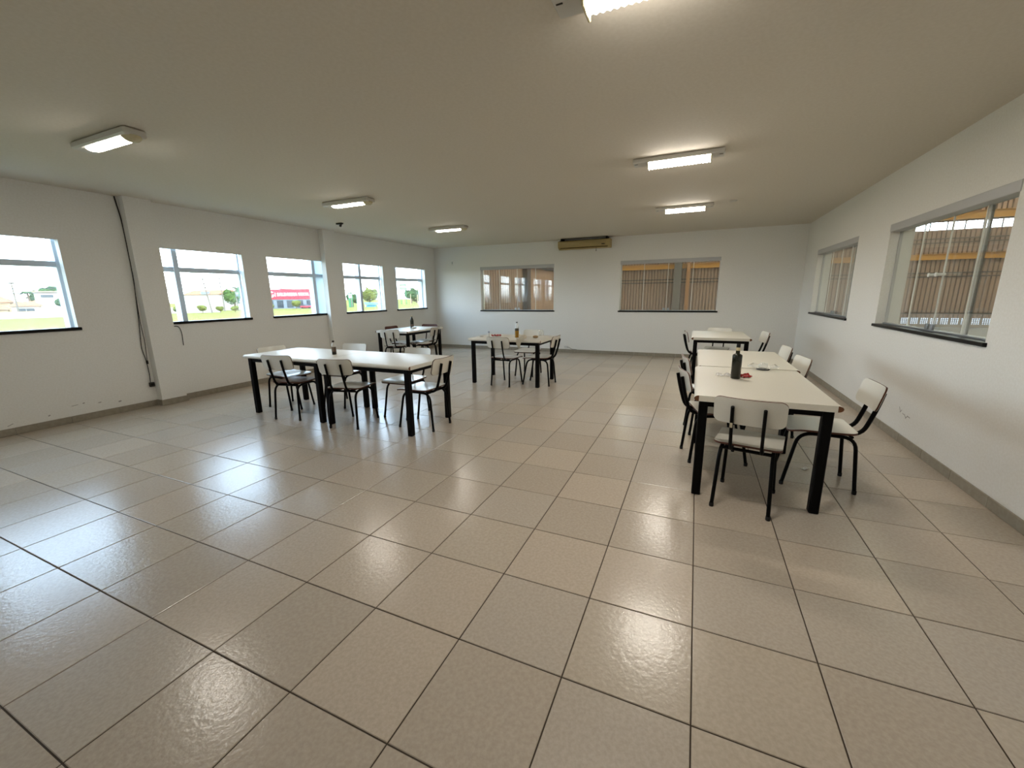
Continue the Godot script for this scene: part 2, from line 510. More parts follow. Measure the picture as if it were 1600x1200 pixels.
func make_room() -> void:
	make_floor()
	var st := new_st()
	span(st, V(XL - 0.3, HC, ZB - WT), V(XR + WT, HC + 0.5, ZF + 0.3))
	struct("ceiling", st, M.ceiling)
	# left wall and its windows
	var y0 := 2.46
	var y1 := 4.66
	var left := [[-2.54, 0.08, y0, y1], [-7.19, -4.56, y0, y1], [-10.78, -8.12, y0, y1], [-14.43, -11.80, y0, y1], [-18.05, -15.39, y0, y1], [0.97, 3.57, y0, y1]]
	st = new_st()
	wall_mesh(st, 0, XL, -0.18, ZB - WT, ZF + 0.3, 0.0, HC, left)
	var lw := struct("wall_left", st, M.wall)
	st = new_st()
	span(st, Vector3((XL - 0.5) * T, GY - 0.05, (ZB - WT) * T), V(XL - 0.19, 0, ZF + 0.3) - Vector3(0, 0.155, 0))
	struct("wall_plinth", st, M.concrete)
	# back and right walls
	var back := [[-11.83, -7.36, 2.28, 4.72], [-3.82, 0.68, 2.28, 4.72]]
	st = new_st()
	wall_mesh(st, 2, ZB, -WT, XL, XR + WT, 0.0, HC, back)
	struct("wall_back", st, M.wall)
	var right := [[-17.10, -12.68, 2.33, 4.66], [-10.45, -6.02, 2.33, 4.66]]
	st = new_st()
	wall_mesh(st, 0, XR, WT, ZB, ZF, 0.0, HC, right)
	var rw := struct("wall_right", st, M.wall)
	var scuff = func(parent: Node, plane: float, side: float, marks: Array):   # dark rubbed strokes: z, y, length, slant, width
		for k in marks.size():
			var q: Array = marks[k]
			var ms := new_st()
			box(ms, Vector3.ZERO, Vector3(0.0006, q[4], q[2]), Basis(Vector3.RIGHT, q[3]))
			obj("scuff", ms, M.scuff, parent).position = V(plane, q[1], q[0]) + Vector3(side * 0.0002, 0, 0)
	scuff.call(rw, XR, -1.0, [[-8.30, 0.66, 0.05, 0.9, 0.008], [-8.24, 0.63, 0.045, -0.8, 0.007], [-8.12, 0.60, 0.03, 0.3, 0.006], [-8.03, 0.58, 0.05, 0.6, 0.008], [-7.96, 0.57, 0.05, -0.7, 0.008], [-7.88, 0.60, 0.06, 0.1, 0.007], [-9.6, 0.55, 0.04, 0.2, 0.006]])
	scuff.call(lw, XL, 1.0, [[-2.62, 0.40, 0.03, 0.1, 0.010], [-2.30, 0.46, 0.02, 0.3, 0.012], [-2.12, 0.44, 0.06, 0.1, 0.006], [-3.05, 0.33, 0.03, 0.2, 0.016], [-1.62, 0.30, 0.02, 0.5, 0.012], [-0.95, 0.25, 0.05, 0.4, 0.006]])
	st = new_st()
	span(st, V(XL - 0.3, 0, ZF), V(XR + WT, HC, ZF + 0.3))
	struct("wall_front", st, M.wall)
	# pillars
	for z in [[-3.94, -4.60], [-10.62, -11.26]]:
		st = new_st()
		span(st, V(XL - 0.001, 0, z[0]), V(XL + 0.25, HC, z[1]))
		var o := obj("wall_pillar", st, M.wall)
		o.set_meta("kind", "structure")
	# skirting
	var s := setting("baseboard_left")
	var inw := Vector2(1, 0)
	skirting(s, Vector2(XL, ZF), Vector2(XL, -3.94), inw)
	for z in [[-3.94, -4.60], [-10.62, -11.26]]:
		skirting(s, Vector2(XL + 0.0, z[0]), Vector2(XL + 0.25, z[0]), Vector2(0, 1))
		skirting(s, Vector2(XL + 0.25, z[0] + 0.03), Vector2(XL + 0.25, z[1] - 0.03), inw)
		skirting(s, Vector2(XL + 0.25, z[1]), Vector2(XL, z[1]), Vector2(0, -1))
	skirting(s, Vector2(XL, -4.63), Vector2(XL, -10.59), inw)
	skirting(s, Vector2(XL, -11.29), Vector2(XL, ZB), inw)
	s = setting("baseboard_back")
	skirting(s, Vector2(XL + 0.03, ZB), Vector2(XR - 0.03, ZB), Vector2(0, 1))
	s = setting("baseboard_right")
	skirting(s, Vector2(XR, ZB), Vector2(XR, ZF), Vector2(-1, 0))
	# windows
	street_window(1, 0.08, -2.54, [-2.56, 0.05], [])
	street_window(2, -4.56, -7.19, [-5.20], [-7.17])
	street_window(3, -8.12, -10.78, [-10.36], [])
	street_window(4, -11.80, -14.43, [-13.05], [-14.40])
	street_window(5, -15.39, -18.05, [-15.66, -18.08], [])
	street_window(10, 3.57, 0.97, [2.62], [])
	st = new_st()
	span(st, V(XL - 0.30, 2.2, -10.42), V(XL - 0.26, 4.9, -11.3))
	struct("trim_1", st, M.cladding)
	hangar_window(6, 2, ZB, -1.0, -11.83, -7.36, 2.28, 4.72, false, 0.0)
	hangar_window(7, 2, ZB, -1.0, -3.82, 0.68, 2.28, 4.72, false, 0.0)
	hangar_window(8, 0, XR, 1.0, -17.10, -12.68, 2.33, 4.66, false, -13.72)
	hangar_window(9, 0, XR, 1.0, -10.45, -6.02, 2.33, 4.66, true, -7.18)

# ---------------------------------------------------------------- lights on the ceiling
func ceiling_lamp(x: float, z: float, emergency: bool, label: String) -> void:
	var o := thing("ceiling_light", label, "ceiling light", V(x, HC, z), 0.0, "fluorescent fittings on the ceiling")
	var len := 0.80
	var st := new_st()
	if emergency: cbox(st, Vector3(0, -0.030, 0), Vector3(len, 0.055, 0.155), 0.012)
	else: cbox(st, Vector3(0, -0.022, 0), Vector3(len, 0.040, 0.150), 0.006)
	obj("housing", st, M.lamp_body, o)
	# the diffuser: a half-round trough, ribbed across on the prismatic kind
	var l := 0.54
	var x0 := -0.255
	st = new_st()
	var n := 36 if not emergency else 12
	var rings := []
	for k in n + 1:
		var u := float(k) / n
		var r := 0.062
		if not emergency: r = 0.063 if k % 2 == 0 else 0.055
		if emergency and (k == 0 or k == n): r = 0.050
		var ring := []
		for j in 11:
			var a := PI * j / 10.0
			ring.append(Vector3(x0 + l * u, -0.040 - sin(a) * r * (0.66 if emergency else 0.85), -cos(a) * r))
		rings.append(ring)
	st.set_smooth_group(1 if emergency else -1)
	for k in n:
		for j in 10:
			away(st, [rings[k][j], rings[k + 1][j], rings[k + 1][j + 1], rings[k][j + 1]], Vector3(x0 + l * (k + 0.5) / n, -0.030, 0))
	st.set_smooth_group(-1)
	away(st, rings[0], Vector3(0, -0.05, 0)); away(st, rings[n], Vector3(0, -0.05, 0))
	obj("diffuser", st, M.lamp_glow, o)
	if emergency:
		st = new_st()
		var prof := []
		for k in 9:
			var a := PI * 0.5 * k / 8.0
			prof.append(Vector2(sin(a) * 0.064, -0.050 - cos(a) * 0.042))
		lathe(st, prof, Vector3(0.342, 0, 0), 12, false)
		obj("emergency_lens", st, M.crystal, o)
	else:
		for s in [-1.0, 1.0]:
			st = new_st()
			cbox(st, Vector3(s * 0.372, -0.043, 0.03), Vector3(0.030, 0.004, 0.008), 0.001)
			obj("clip", st, M.grey_plastic, o)
		for e in [x0 - 0.006, x0 + l + 0.006]:
			st = new_st()
			cbox(st, Vector3(e, -0.066, 0), Vector3(0.012, 0.052, 0.128), 0.003)
			obj("diffuser_end", st, M.crystal, o)
	var a := AreaLight3D.new()
	a.area_size = Vector2(l, 0.11)
	a.light_color = Color(1.0, 0.965, 0.91)
	a.light_energy = 0.38 if emergency else 0.92
	a.area_range = 30.0
	a.area_attenuation = 2.0
	a.shadow_enabled = true
	o.add_child(a)
	a.rotation_degrees = Vector3(-90, 0, 0)
	a.position = Vector3(x0 + l * 0.5, -0.098, 0)

# ---------------------------------------------------------------- furniture
func make_table() -> Node3D:   # long side along x, origin on the floor under the middle
	var o := thing("laminate_table", "", "table", Vector3.ZERO, 0.0, "laminate canteen tables")
	var L := 2.755 * T
	var W := 1.83 * T
	var top := 1.64 * T
	var th := 0.040
	var st := new_st()
	# profile across the width with bullnose long edges
	var prof := []
	var r := th * 0.5
	for s in [1.0, -1.0]:
		for k in 9:
			var a := PI * 0.5 - PI * k / 8.0
			prof.append(Vector2(s * (W * 0.5 - r * 1.5 + cos(a) * r * 1.5), top - r + sin(a) * r * s))
	st.set_smooth_group(1)
	for k in prof.size():
		var p: Vector2 = prof[k]
		var q: Vector2 = prof[(k + 1) % prof.size()]
		away(st, [Vector3(-L / 2, p.y, p.x), Vector3(L / 2, p.y, p.x), Vector3(L / 2, q.y, q.x), Vector3(-L / 2, q.y, q.x)], Vector3(0, top - r, 0))
	st.set_smooth_group(-1)
	var tt := obj("tabletop", st, M.table_top, o)
	for s in [-1.0, 1.0]:
		st = new_st()
		var face := []
		for p in prof: face.append(Vector3(s * (L / 2 - 0.0005), p.y, p.x))
		away(st, face, Vector3.ZERO)
		obj("core_end", st, M.core, tt)
		st = new_st()
		box(st, Vector3(s * (L / 2 + 0.0005), top - r, 0), Vector3(0.0022, th, W - 0.060))
		obj("edge_band", st, M.table_top, tt)
	var lw := 0.058
	var ix := L / 2 - 0.065
	var iz := W / 2 - 0.062
	for sx in [-1.0, 1.0]:
		for sz in [-1.0, 1.0]:
			st = new_st()
			cbox(st, Vector3(sx * ix, (top - th) * 0.5, sz * iz), Vector3(lw, top - th - 0.002, lw), 0.006)
			obj("leg", st, M.black, o)
	for s in [-1.0, 1.0]:
		st = new_st()
		cbox(st, Vector3(0, top - th - 0.024, s * iz), Vector3(ix * 2 - lw + 0.004, 0.044, 0.030), 0.003)
		obj("apron", st, M.black, o)
		st = new_st()
		cbox(st, Vector3(s * ix, top - th - 0.024, 0), Vector3(0.030, 0.044, iz * 2 - lw + 0.004), 0.003)
		obj("apron", st, M.black, o)
	return o

func rounded(us: Array, hw: float, hh: float, r: float) -> Array:   # half-heights of a rounded rectangle at the slices us
	var out := []
	for u in us:
		var over: float = abs(u) - (hw - r)
		out.append(hh if over <= 0.0 else hh - r + sqrt(max(0.0, r * r - over * over)))
	return out

func slices(hw: float, r: float, mid: int) -> Array:
	var out := []
	for k in 6: out.append(-hw + r - r * cos(PI * 0.5 * k / 6.0) if k > 0 else -hw + 0.0005)
	for k in mid + 1: out.append(lerp(-hw + r, hw - r, float(k) / mid))
	for k in range(5, -1, -1): out.append(hw - r + r * cos(PI * 0.5 * k / 6.0) if k > 0 else hw - 0.0005)
	return out

func make_chair(called: String, seat_skin: Material, back_skin: Material) -> Node3D:   # faces -z
	var o := thing(called, "", "chair", Vector3.ZERO, 0.0, "school chairs of the canteen")
	# legs: four half arches of round tube
	for sx in [-1.0, 1.0]:
		for front in [true, false]:
			var pts: Array
			if front: pts = [Vector3(sx * 0.166, 0.012, -0.222), Vector3(sx * 0.150, 0.412, -0.150), Vector3(sx * 0.148, 0.416, 0.02)]
			else: pts = [Vector3(sx * 0.166, 0.012, 0.224), Vector3(sx * 0.150, 0.412, 0.188), Vector3(sx * 0.148, 0.416, 0.02)]
			var st := new_st()
			tube(st, bent(pts, 0.085, 6), 0.0125, 8)
			var l := obj("leg", st, M.black, o)
			st = new_st()
			lathe(st, [Vector2(0, 0), Vector2(0.0135, 0), Vector2(0.0145, 0.006), Vector2(0.0142, 0.026), Vector2(0.0125, 0.028)], Vector3(pts[0].x, 0, pts[0].z), 10)
			obj("foot_cap", st, M.rubber, l)
	var st2: SurfaceTool
	for z in [-0.085, 0.165]:
		st2 = new_st()
		tube(st2, [Vector3(-0.149, 0.416, z), Vector3(0.149, 0.416, z)], 0.011, 8, Vector2.ONE, Vector3.UP)
		obj("crossbar", st2, M.black, o)
	for sx in [-1.0, 1.0]:
		st2 = new_st()
		tube(st2, bent([Vector3(sx * 0.088, 0.424, 0.03), Vector3(sx * 0.088, 0.422, 0.232), Vector3(sx * 0.088, 0.600, 0.288), Vector3(sx * 0.088, 0.738, 0.318)], 0.075, 6), 0.0125, 8, Vector2(0.85, 1.2))
		obj("upright", st2, M.black, o)
	# seat: plywood with a laminate skin, dipped at the front
	var us := slices(0.208, 0.045, 10)
	var off := []
	for u in us:
		var z: float = u
		off.append(-0.016 * pow(clamp((-z - 0.10) / 0.11, 0.0, 1.0), 2.0) + 0.006 * pow(clamp((z - 0.05) / 0.15, 0.0, 1.0), 2.0))
	var f := Transform3D(Basis(Vector3(0, 0, 1), Vector3(1, 0, 0), Vector3(0, 1, 0)), Vector3(0, 0.446, -0.018))
	var seat := new_st()
	slab(seat, us, rounded(us, 0.208, 0.197, 0.045), off, 0.013, f)
	var so := obj("seat", seat, M.ply, o)
	var skin := new_st()
	slab(skin, us, rounded(us, 0.208, 0.196, 0.045), off, 0.002, f.translated(Vector3(0, 0.0075, 0)))
	obj("laminate", skin, seat_skin, so)
	# backrest: bent plywood, laminate on both faces
	us = slices(0.199, 0.040, 12)
	off = []
	for u in us: off.append(-0.55 * u * u)
	var bf := Transform3D(Basis(Vector3.RIGHT, deg_to_rad(13.5)), Vector3(0, 0.704, 0.292))
	var back := new_st()
	slab(back, us, rounded(us, 0.199, 0.0885, 0.040), off, 0.010, bf)
	var bo := obj("backrest", back, M.ply, o)
	for s in [-1.0, 1.0]:
		skin = new_st()
		slab(skin, us, rounded(us, 0.199, 0.0878, 0.040), off, 0.002, bf.translated_local(Vector3(0, 0, s * 0.006)))
		obj("laminate", skin, back_skin, bo)
	return o

func make_furniture() -> void:
	var tables := [
		[0.795, -5.20, 90.0, "white laminate table nearest the camera, carrying the dark green bottle"],
		[0.84, -8.03, 90.0, "white laminate table pushed behind the one with the dark green bottle"],
		[0.65, -14.06, 90.0, "empty white laminate table nearest the corner of back and right walls"],
		[-9.985, -5.285, 0.0, "white laminate table by the left wall, carrying the small sauce bottle"],
		[-7.21, -5.285, 0.0, "bare white laminate table joined to the right of the sauce bottle's table"],
		[-6.235, -10.98, 0.0, "white laminate table with oil bottle and crumpled cloth, under the back window"],
		[-12.50, -13.15, 90.0, "white laminate table in the far left corner with a green bottle"],
	]
	var proto := make_table()
	for k in tables.size():
		var t = tables[k]
		var o: Node3D = proto
		if k > 0:
			o = proto.duplicate()
			o.name = numbered("laminate_table"); add_child(o)
		o.position = V(t[0], 0, t[1]); o.rotation_degrees.y = t[2]
		o.set_meta("label", t[3])
	var chairs := [
		[0.69, -4.02, -11.5, 0, "white and black school chair at the near end of the right-hand tables, back to camera"],
		[1.81, -5.22, 90.0, 0, "white school chair standing in front of the right wall, nearest of that side"],
		[1.40, -7.80, 98.0, 0, "white school chair second from the camera along the right wall"],
		[1.42, -9.80, 95.0, 0, "white school chair third from the camera along the right wall"],
		[1.52, -14.20, 98.0, 0, "white school chair farthest away on the right wall's side"],
		[0.30, -5.70, -77.0, 0, "white school chair left of the green bottle's table, the nearer of two"],
		[0.30, -7.36, -80.0, 0, "white school chair left of the right-hand tables, the farther of two"],
		[0.17, -13.95, -84.0, 0, "white school chair left of the empty table in the right corner"],
		[0.65, -15.16, 172.0, 0, "white school chair behind the empty table, facing the camera"],
		[-9.91, -4.79, 12.0, 1, "school chair with a bare brown seat before the sauce bottle's table"],
		[-7.95, -4.79, 13.0, 0, "white school chair with its back to camera where the left tables join"],
		[-6.16, -5.30, 90.0, 0, "white school chair at the right end of the joined left tables"],
		[-7.20, -5.94, 180.0, 0, "white school chair behind the bare left table, facing the camera"],
		[-9.67, -6.17, 186.0, 0, "white school chair behind the sauce bottle, facing the camera"],
		[-10.99, -5.38, -93.0, 0, "white school chair pushed under the left end of the joined tables"],
		[-6.27, -10.45, -4.0, 0, "white school chair with back to camera at the oil bottle's table"],
		[-5.19, -10.90, 90.0, 0, "white school chair at the right end of the oil bottle's table"],
		[-6.20, -12.38, 180.0, 0, "white school chair behind the oil bottle's table, facing the camera"],
		[-12.47, -12.02, 16.0, 0, "white school chair with back to camera at the far left corner table"],
		[-13.00, -13.12, -92.0, 2, "school chair with a dark brown back between corner table and left wall"],
		[-12.45, -14.14, 188.0, 2, "school chair with a dark brown back at the far end of corner table"],
		[-11.76, -13.16, 96.0, 0, "white school chair on the right side of the far left corner table"],
	]
	var kinds := {}
	for c in chairs:
		var o: Node3D
		if not kinds.has(c[3]):
			o = make_chair("school_chair", M.worn_ply if c[3] == 1 else M.laminate, M.ply if c[3] == 2 else M.laminate)
			kinds[c[3]] = o
		else:
			o = kinds[c[3]].duplicate()
			o.name = numbered("school_chair"); add_child(o)
		o.position = V(c[0], 0, c[1]); o.rotation_degrees.y = c[2]
		o.set_meta("label", c[4])
	# the inventory sticker on the nearest chair's upright
	var st := new_st()
	cbox(st, Vector3(-0.088, 0.615, 0.3085), Vector3(0.016, 0.034, 0.002), 0.0006, Basis(Vector3.RIGHT, deg_to_rad(14.0)))
	obj("sticker", st, M.label_paper, kinds[0])

# ---------------------------------------------------------------- small things
func crumple(st: SurfaceTool, size: Vector3, sd: int, amount: float, droop := 0.0) -> void:   # a crumpled lump resting on y = 0
	var n := FastNoiseLite.new()
	n.seed = sd; n.frequency = 1.4; n.noise_type = FastNoiseLite.TYPE_CELLULAR
	var rows := 9
	var cols := 16
	var P = func(i: int, j: int) -> Vector3:
		var a := PI * i / rows
		var b := TAU * (j % cols) / cols
		var d := Vector3(sin(a) * cos(b), cos(a), sin(a) * sin(b))
		var k := 1.0 + amount * n.get_noise_3dv(d * 2.0)
		var v := d * k * size * 0.5
		v.y = max(v.y + size.y * 0.4, 0.0)
		if droop > 0.0 and v.z > 0.0: v.y -= droop * v.z / (size.z * 0.5)
		return v
	for i in rows:
		for j in cols:
			var p := [P.call(i, j), P.call(i + 1, j), P.call(i + 1, j + 1), P.call(i, j + 1)]
			tri(st, p[0], p[2], p[1]); tri(st, p[0], p[3], p[2])

func bottle(called: String, label: String, at: Vector3, prof: Array, m: Material) -> Node3D:
	var o := thing(called, label, "bottle", at)
	var st := new_st()
	lathe(st, prof, Vector3.ZERO, 24)
	obj("body", st, m, o)
	return o

func ring_part(o: Node, called: String, prof: Array, m: Material) -> void:
	var st := new_st()
	lathe(st, prof, Vector3.ZERO, 24)
	obj(called, st, m, o)

func sheet(called: String, label: String, cat: String, at: Vector3, w: float, d: float, m: Material, sd: int, rise: float, turn := 0.0) -> void:   # a small crinkled leaf of foil or paper
	var n := FastNoiseLite.new()
	n.seed = sd; n.frequency = 9.0
	var st := new_st()
	var k := 7
	var P = func(i: int, j: int, up: float) -> Vector3:
		var u := float(i) / k - 0.5
		var v := float(j) / k - 0.5
		var cut: float = 1.0 - 0.18 * abs(n.get_noise_2d(i * 0.3 + 40.0, j * 0.3))
		return Vector3(u * w * cut, 0.0015 + up + rise * abs(n.get_noise_2d(u * 0.6 + sd, v * 0.6)) * 1.6, v * d * cut)
	for i in k:
		for j in k:
			quad(st, P.call(i, j, 0.001), P.call(i, j + 1, 0.001), P.call(i + 1, j + 1, 0.001), P.call(i + 1, j, 0.001))
			quad(st, P.call(i, j, 0.0), P.call(i + 1, j, 0.0), P.call(i + 1, j + 1, 0.0), P.call(i, j + 1, 0.0))
	var o := obj(called, st, m)
	o.position = at; o.rotation.y = turn
	tag(o, label, cat)

func make_small() -> void:
	var h := 1.64
	# dark green oil bottle on the nearest table
	var b := bottle("oil_bottle", "dark green glass oil bottle standing on the nearest right-hand table", V(0.537, h, -5.40),
		[Vector2(0, 0), Vector2(0.029, 0.0), Vector2(0.036, 0.004), Vector2(0.036, 0.184), Vector2(0.034, 0.194), Vector2(0.024, 0.200), Vector2(0.0155, 0.204), Vector2(0.0150, 0.238), Vector2(0, 0.238)], M.olive_glass)
	ring_part(b, "neck_band", [Vector2(0.0148, 0.226), Vector2(0.0158, 0.229), Vector2(0.0158, 0.250), Vector2(0.0148, 0.253)], M.cream)
	ring_part(b, "cap", [Vector2(0.0, 0.238), Vector2(0.0145, 0.238), Vector2(0.0145, 0.276), Vector2(0.012, 0.280), Vector2(0, 0.280)], M.rubber)
	var st := new_st()
	for k in 5:
		var a0 := -0.55 + 0.16 * k
		for y in [[0.070, 0.100]]:
			away(st, [Vector3(cos(a0) * 0.0364, y[0], -sin(a0) * 0.0364), Vector3(cos(a0 + 0.16) * 0.0364, y[0], -sin(a0 + 0.16) * 0.0364), Vector3(cos(a0 + 0.16) * 0.0364, y[1], -sin(a0 + 0.16) * 0.0364), Vector3(cos(a0) * 0.0364, y[1], -sin(a0) * 0.0364)], Vector3(0, 0.085, 0))
	obj("label_patch", st, M.label_paper, b)
	sheet("red_sachet", "red foil sachet lying at the foot of the dark green bottle", "sachet", V(0.70, h, -5.56), 0.085, 0.07, M.red_foil, 5, 0.035, 0.5)
	sheet("clear_wrapper", "crinkled clear plastic wrapper left of the dark green bottle", "wrapper", V(0.36, h, -5.56), 0.11, 0.07, M.wrapper, 9, 0.035, 0.2)
	# glass dish
	st = new_st()
	var prof := [Vector2(0, 0.0), Vector2(0.048, 0.0), Vector2(0.052, 0.004), Vector2(0.056, 0.010)]
	var o := thing("glass_dish", "clear plastic dish with a wide wavy rim where the right-hand tables meet", "dish", V(1.10, h, -6.52) + Vector3(0, 0.001, 0))
	st = new_st()
	var n := 32
	var rows := [[0.0, 0.002, 0.0], [0.048, 0.003, 0.0], [0.062, 0.018, 0.001], [0.090, 0.026, 0.004], [0.122, 0.034, 0.009], [0.122, 0.037, 0.009], [0.090, 0.029, 0.004], [0.060, 0.021, 0.001], [0.046, 0.006, 0.0], [0.0, 0.005, 0.0]]
	st.set_smooth_group(1)
	for k in rows.size() - 1:
		for j in n:
			var p = func(row: Array, jj: int) -> Vector3:
				var a := TAU * (jj % n) / n
				return Vector3(cos(a) * row[0], row[1] + sin(a * 8.0) * row[2], sin(a) * row[0])
			var q := [p.call(rows[k], j), p.call(rows[k], j + 1), p.call(rows[k + 1], j + 1), p.call(rows[k + 1], j)]
			tri(st, q[0], q[1], q[2]); tri(st, q[0], q[2], q[3])
	st.set_smooth_group(-1)
	obj("bowl", st, M.clear, o)
	st = new_st()
	lathe(st, [Vector2(0, 0.0), Vector2(0.050, 0.0), Vector2(0.053, 0.004), Vector2(0.053, 0.010), Vector2(0, 0.010)], Vector3.ZERO, 24)
	obj("foot", st, M.grey_plastic, o)
	st = new_st()
	lathe(st, [Vector2(0.036, 0.020), Vector2(0.040, 0.048), Vector2(0.030, 0.062), Vector2(0, 0.066)], Vector3.ZERO, 24)
	obj("lid", st, M.clear, o)
	# sauce bottle on the left tables
	b = bottle("sauce_bottle", "small brown sauce bottle with white top on the joined left tables", V(-9.009, h, -5.317),
		[Vector2(0, 0), Vector2(0.024, 0.0), Vector2(0.026, 0.004), Vector2(0.026, 0.040)], M.sauce)
	ring_part(b, "paper_label", [Vector2(0.0262, 0.038), Vector2(0.0266, 0.040), Vector2(0.0262, 0.092), Vector2(0.025, 0.096)], M.sauce_label)
	ring_part(b, "shoulder", [Vector2(0.0255, 0.094), Vector2(0.028, 0.104), Vector2(0.026, 0.116), Vector2(0.016, 0.136), Vector2(0.011, 0.146), Vector2(0.011, 0.152)], M.white_plastic)
	ring_part(b, "cap", [Vector2(0.0, 0.150), Vector2(0.0135, 0.150), Vector2(0.0135, 0.166), Vector2(0.011, 0.170), Vector2(0, 0.170)], plain(Color(0.10, 0.02, 0.02), 0.4))
	# green bottle in the corner
	b = bottle("wine_bottle", "slim dark green bottle on the far left corner table", V(-12.66, h, -13.50),
		[Vector2(0, 0), Vector2(0.034, 0.0), Vector2(0.037, 0.005), Vector2(0.037, 0.165), Vector2(0.030, 0.195), Vector2(0.016, 0.225), Vector2(0.014, 0.252), Vector2(0, 0.252)], plain(Color(0.10, 0.12, 0.045), 0.1))
	ring_part(b, "cap", [Vector2(0, 0.250), Vector2(0.0165, 0.250), Vector2(0.0165, 0.266), Vector2(0, 0.268)], M.cream)
	ring_part(b, "paper_label", [Vector2(0.0373, 0.045), Vector2(0.0376, 0.046), Vector2(0.0376, 0.085), Vector2(0.0373, 0.086)], M.sauce_label)
	st = new_st()
	crumple(st, Vector3(0.16, 0.05, 0.12), 4, 0.5)
	o = tag(obj("crumpled_wrapper", st, M.paper), "white crumpled wrapper beside the green corner bottle", "wrapper")
	o.position = V(-12.40, h, -13.30)
	# the oil bottle's table
	b = bottle("herb_oil_bottle", "clear bottle of yellow herb oil on the table under the back window", V(-6.034, h, -10.86),
		[Vector2(0, 0), Vector2(0.030, 0.0), Vector2(0.033, 0.004), Vector2(0.033, 0.130)], M.oil)
	ring_part(b, "herb_sprig", [Vector2(0.0332, 0.112), Vector2(0.0338, 0.118), Vector2(0.0332, 0.145), Vector2(0.030, 0.150), Vector2(0, 0.152)], M.herbs)
	ring_part(b, "glass_neck", [Vector2(0.0335, 0.152), Vector2(0.030, 0.175), Vector2(0.018, 0.205), Vector2(0.013, 0.225), Vector2(0.013, 0.240)], pane(Color(0.95, 0.97, 0.97), 0.35))
	ring_part(b, "cap", [Vector2(0, 0.238), Vector2(0.015, 0.238), Vector2(0.015, 0.254), Vector2(0, 0.256)], M.grey_plastic)
	b = thing("mustard_shaker", "tiny yellow shaker right beside the herb oil bottle", "shaker", V(-5.87, h, -10.72))
	ring_part(b, "body", [Vector2(0, 0), Vector2(0.015, 0.0), Vector2(0.016, 0.004), Vector2(0.014, 0.045), Vector2(0, 0.045)], plain(Color(0.80, 0.68, 0.28), 0.4))
	ring_part(b, "cap", [Vector2(0.0142, 0.044), Vector2(0.0145, 0.058), Vector2(0.008, 0.064), Vector2(0, 0.064)], M.cream)
	b = thing("salt_shaker", "clear white-topped salt shaker left of the red packet", "shaker", V(-7.14, h, -10.80))
	ring_part(b, "body", [Vector2(0, 0), Vector2(0.016, 0.0), Vector2(0.017, 0.004), Vector2(0.014, 0.066), Vector2(0, 0.066)], M.white_plastic)
	ring_part(b, "cap", [Vector2(0.0146, 0.064), Vector2(0.0150, 0.084), Vector2(0.010, 0.095), Vector2(0, 0.096)], M.alu)
	sheet("red_packet", "dark red packet lying flat beside the salt shaker", "packet", V(-6.92, h, -10.98), 0.16, 0.09, M.red_foil, 14, 0.05, 0.15)
	st = new_st()
	crumple(st, Vector3(0.10, 0.04, 0.08), 6, 0.5)
	tag(obj("paper_ball", st, M.paper), "small white paper ball at the left edge of the oil table", "paper").position = V(-7.40, h, -10.70)
	# cloth: a crumpled heap on the table with a corner hanging over the edge
	st = new_st()
	crumple(st, Vector3(0.21, 0.105, 0.17), 12, 0.75)
	o = thing("cleaning_cloth", "crumpled off-white cloth hanging over the front edge of the oil table", "cloth", V(-5.56, h, -10.36))
	var heap := obj("heap", st, M.cloth, o)
	st = new_st()
	var N := 8
	var drape = func(i: int, j: int, back: float) -> Vector3:
		var u := float(i) / N - 0.5
		var v := float(j) / N
		var w := 0.13 * (1.0 - 0.78 * v * v)
		return Vector3(u * w + 0.014 * sin(v * 7.0) - 0.02 * v, 0.030 - 0.150 * v * v - 0.01 * v, 0.162 - 0.012 * (1.0 - v) + 0.012 * sin(u * 22.0 + v * 5.0) - back)
	st.set_smooth_group(1)
	for i in N:
		for j in N:
			quad(st, drape.call(i, j, 0.0), drape.call(i, j + 1, 0.0), drape.call(i + 1, j + 1, 0.0), drape.call(i + 1, j, 0.0))
	st.set_smooth_group(2)
	for i in N:
		for j in N:
			quad(st, drape.call(i, j, 0.004), drape.call(i + 1, j, 0.004), drape.call(i + 1, j + 1, 0.004), drape.call(i, j + 1, 0.004))
	obj("hanging_corner", st, M.cloth, o)
	heap.position = Vector3(0, 0, 0.05)
	st = new_st()
	crumple(st, Vector3(0.13, 0.06, 0.10), 17, 0.6)
	tag(obj("paper_napkin", st, M.paper_tan), "crumpled tan paper napkin right of the off-white cloth", "napkin").position = V(-5.30, h, -10.80)
	b = thing("drinking_glass", "clear drinking glass at the back of the oil bottle's table", "glass", V(-5.46, h, -11.72))
	ring_part(b, "body", [Vector2(0, 0), Vector2(0.026, 0.0), Vector2(0.033, 0.088), Vector2(0.031, 0.088), Vector2(0.024, 0.006), Vector2(0, 0.006)], M.clear)
	# paper on the floor
	sheet("paper_scrap", "white paper scrap on the floor under the right-hand table", "paper", V(1.83, 0, -5.70), 0.075, 0.035, M.paper, 3, 0.012, 0.9)
	# wires, outlets
	o = thing("wall_cable", "thin dark cable running down the left wall beside the pillar", "cable", V(XL, 0, -3.85))
	var run = func(a: Array, r: float, called: String):
		var pts := []
		for p in a: pts.append(Vector3(0.010, p[0] * T, (p[1] + 3.85) * T))
		var s := new_st()
		tube(s, bent(pts, 0.06, 3), r, 6)
		obj(called, s, M.cable, o)
	run.call([[5.92, -3.872], [5.379, -3.925], [4.651, -3.930], [3.708, -3.930], [2.57, -3.857], [1.74, -3.785], [1.36, -3.84], [0.962, -3.851], [0.72, -3.832]], 0.0045, "strand")
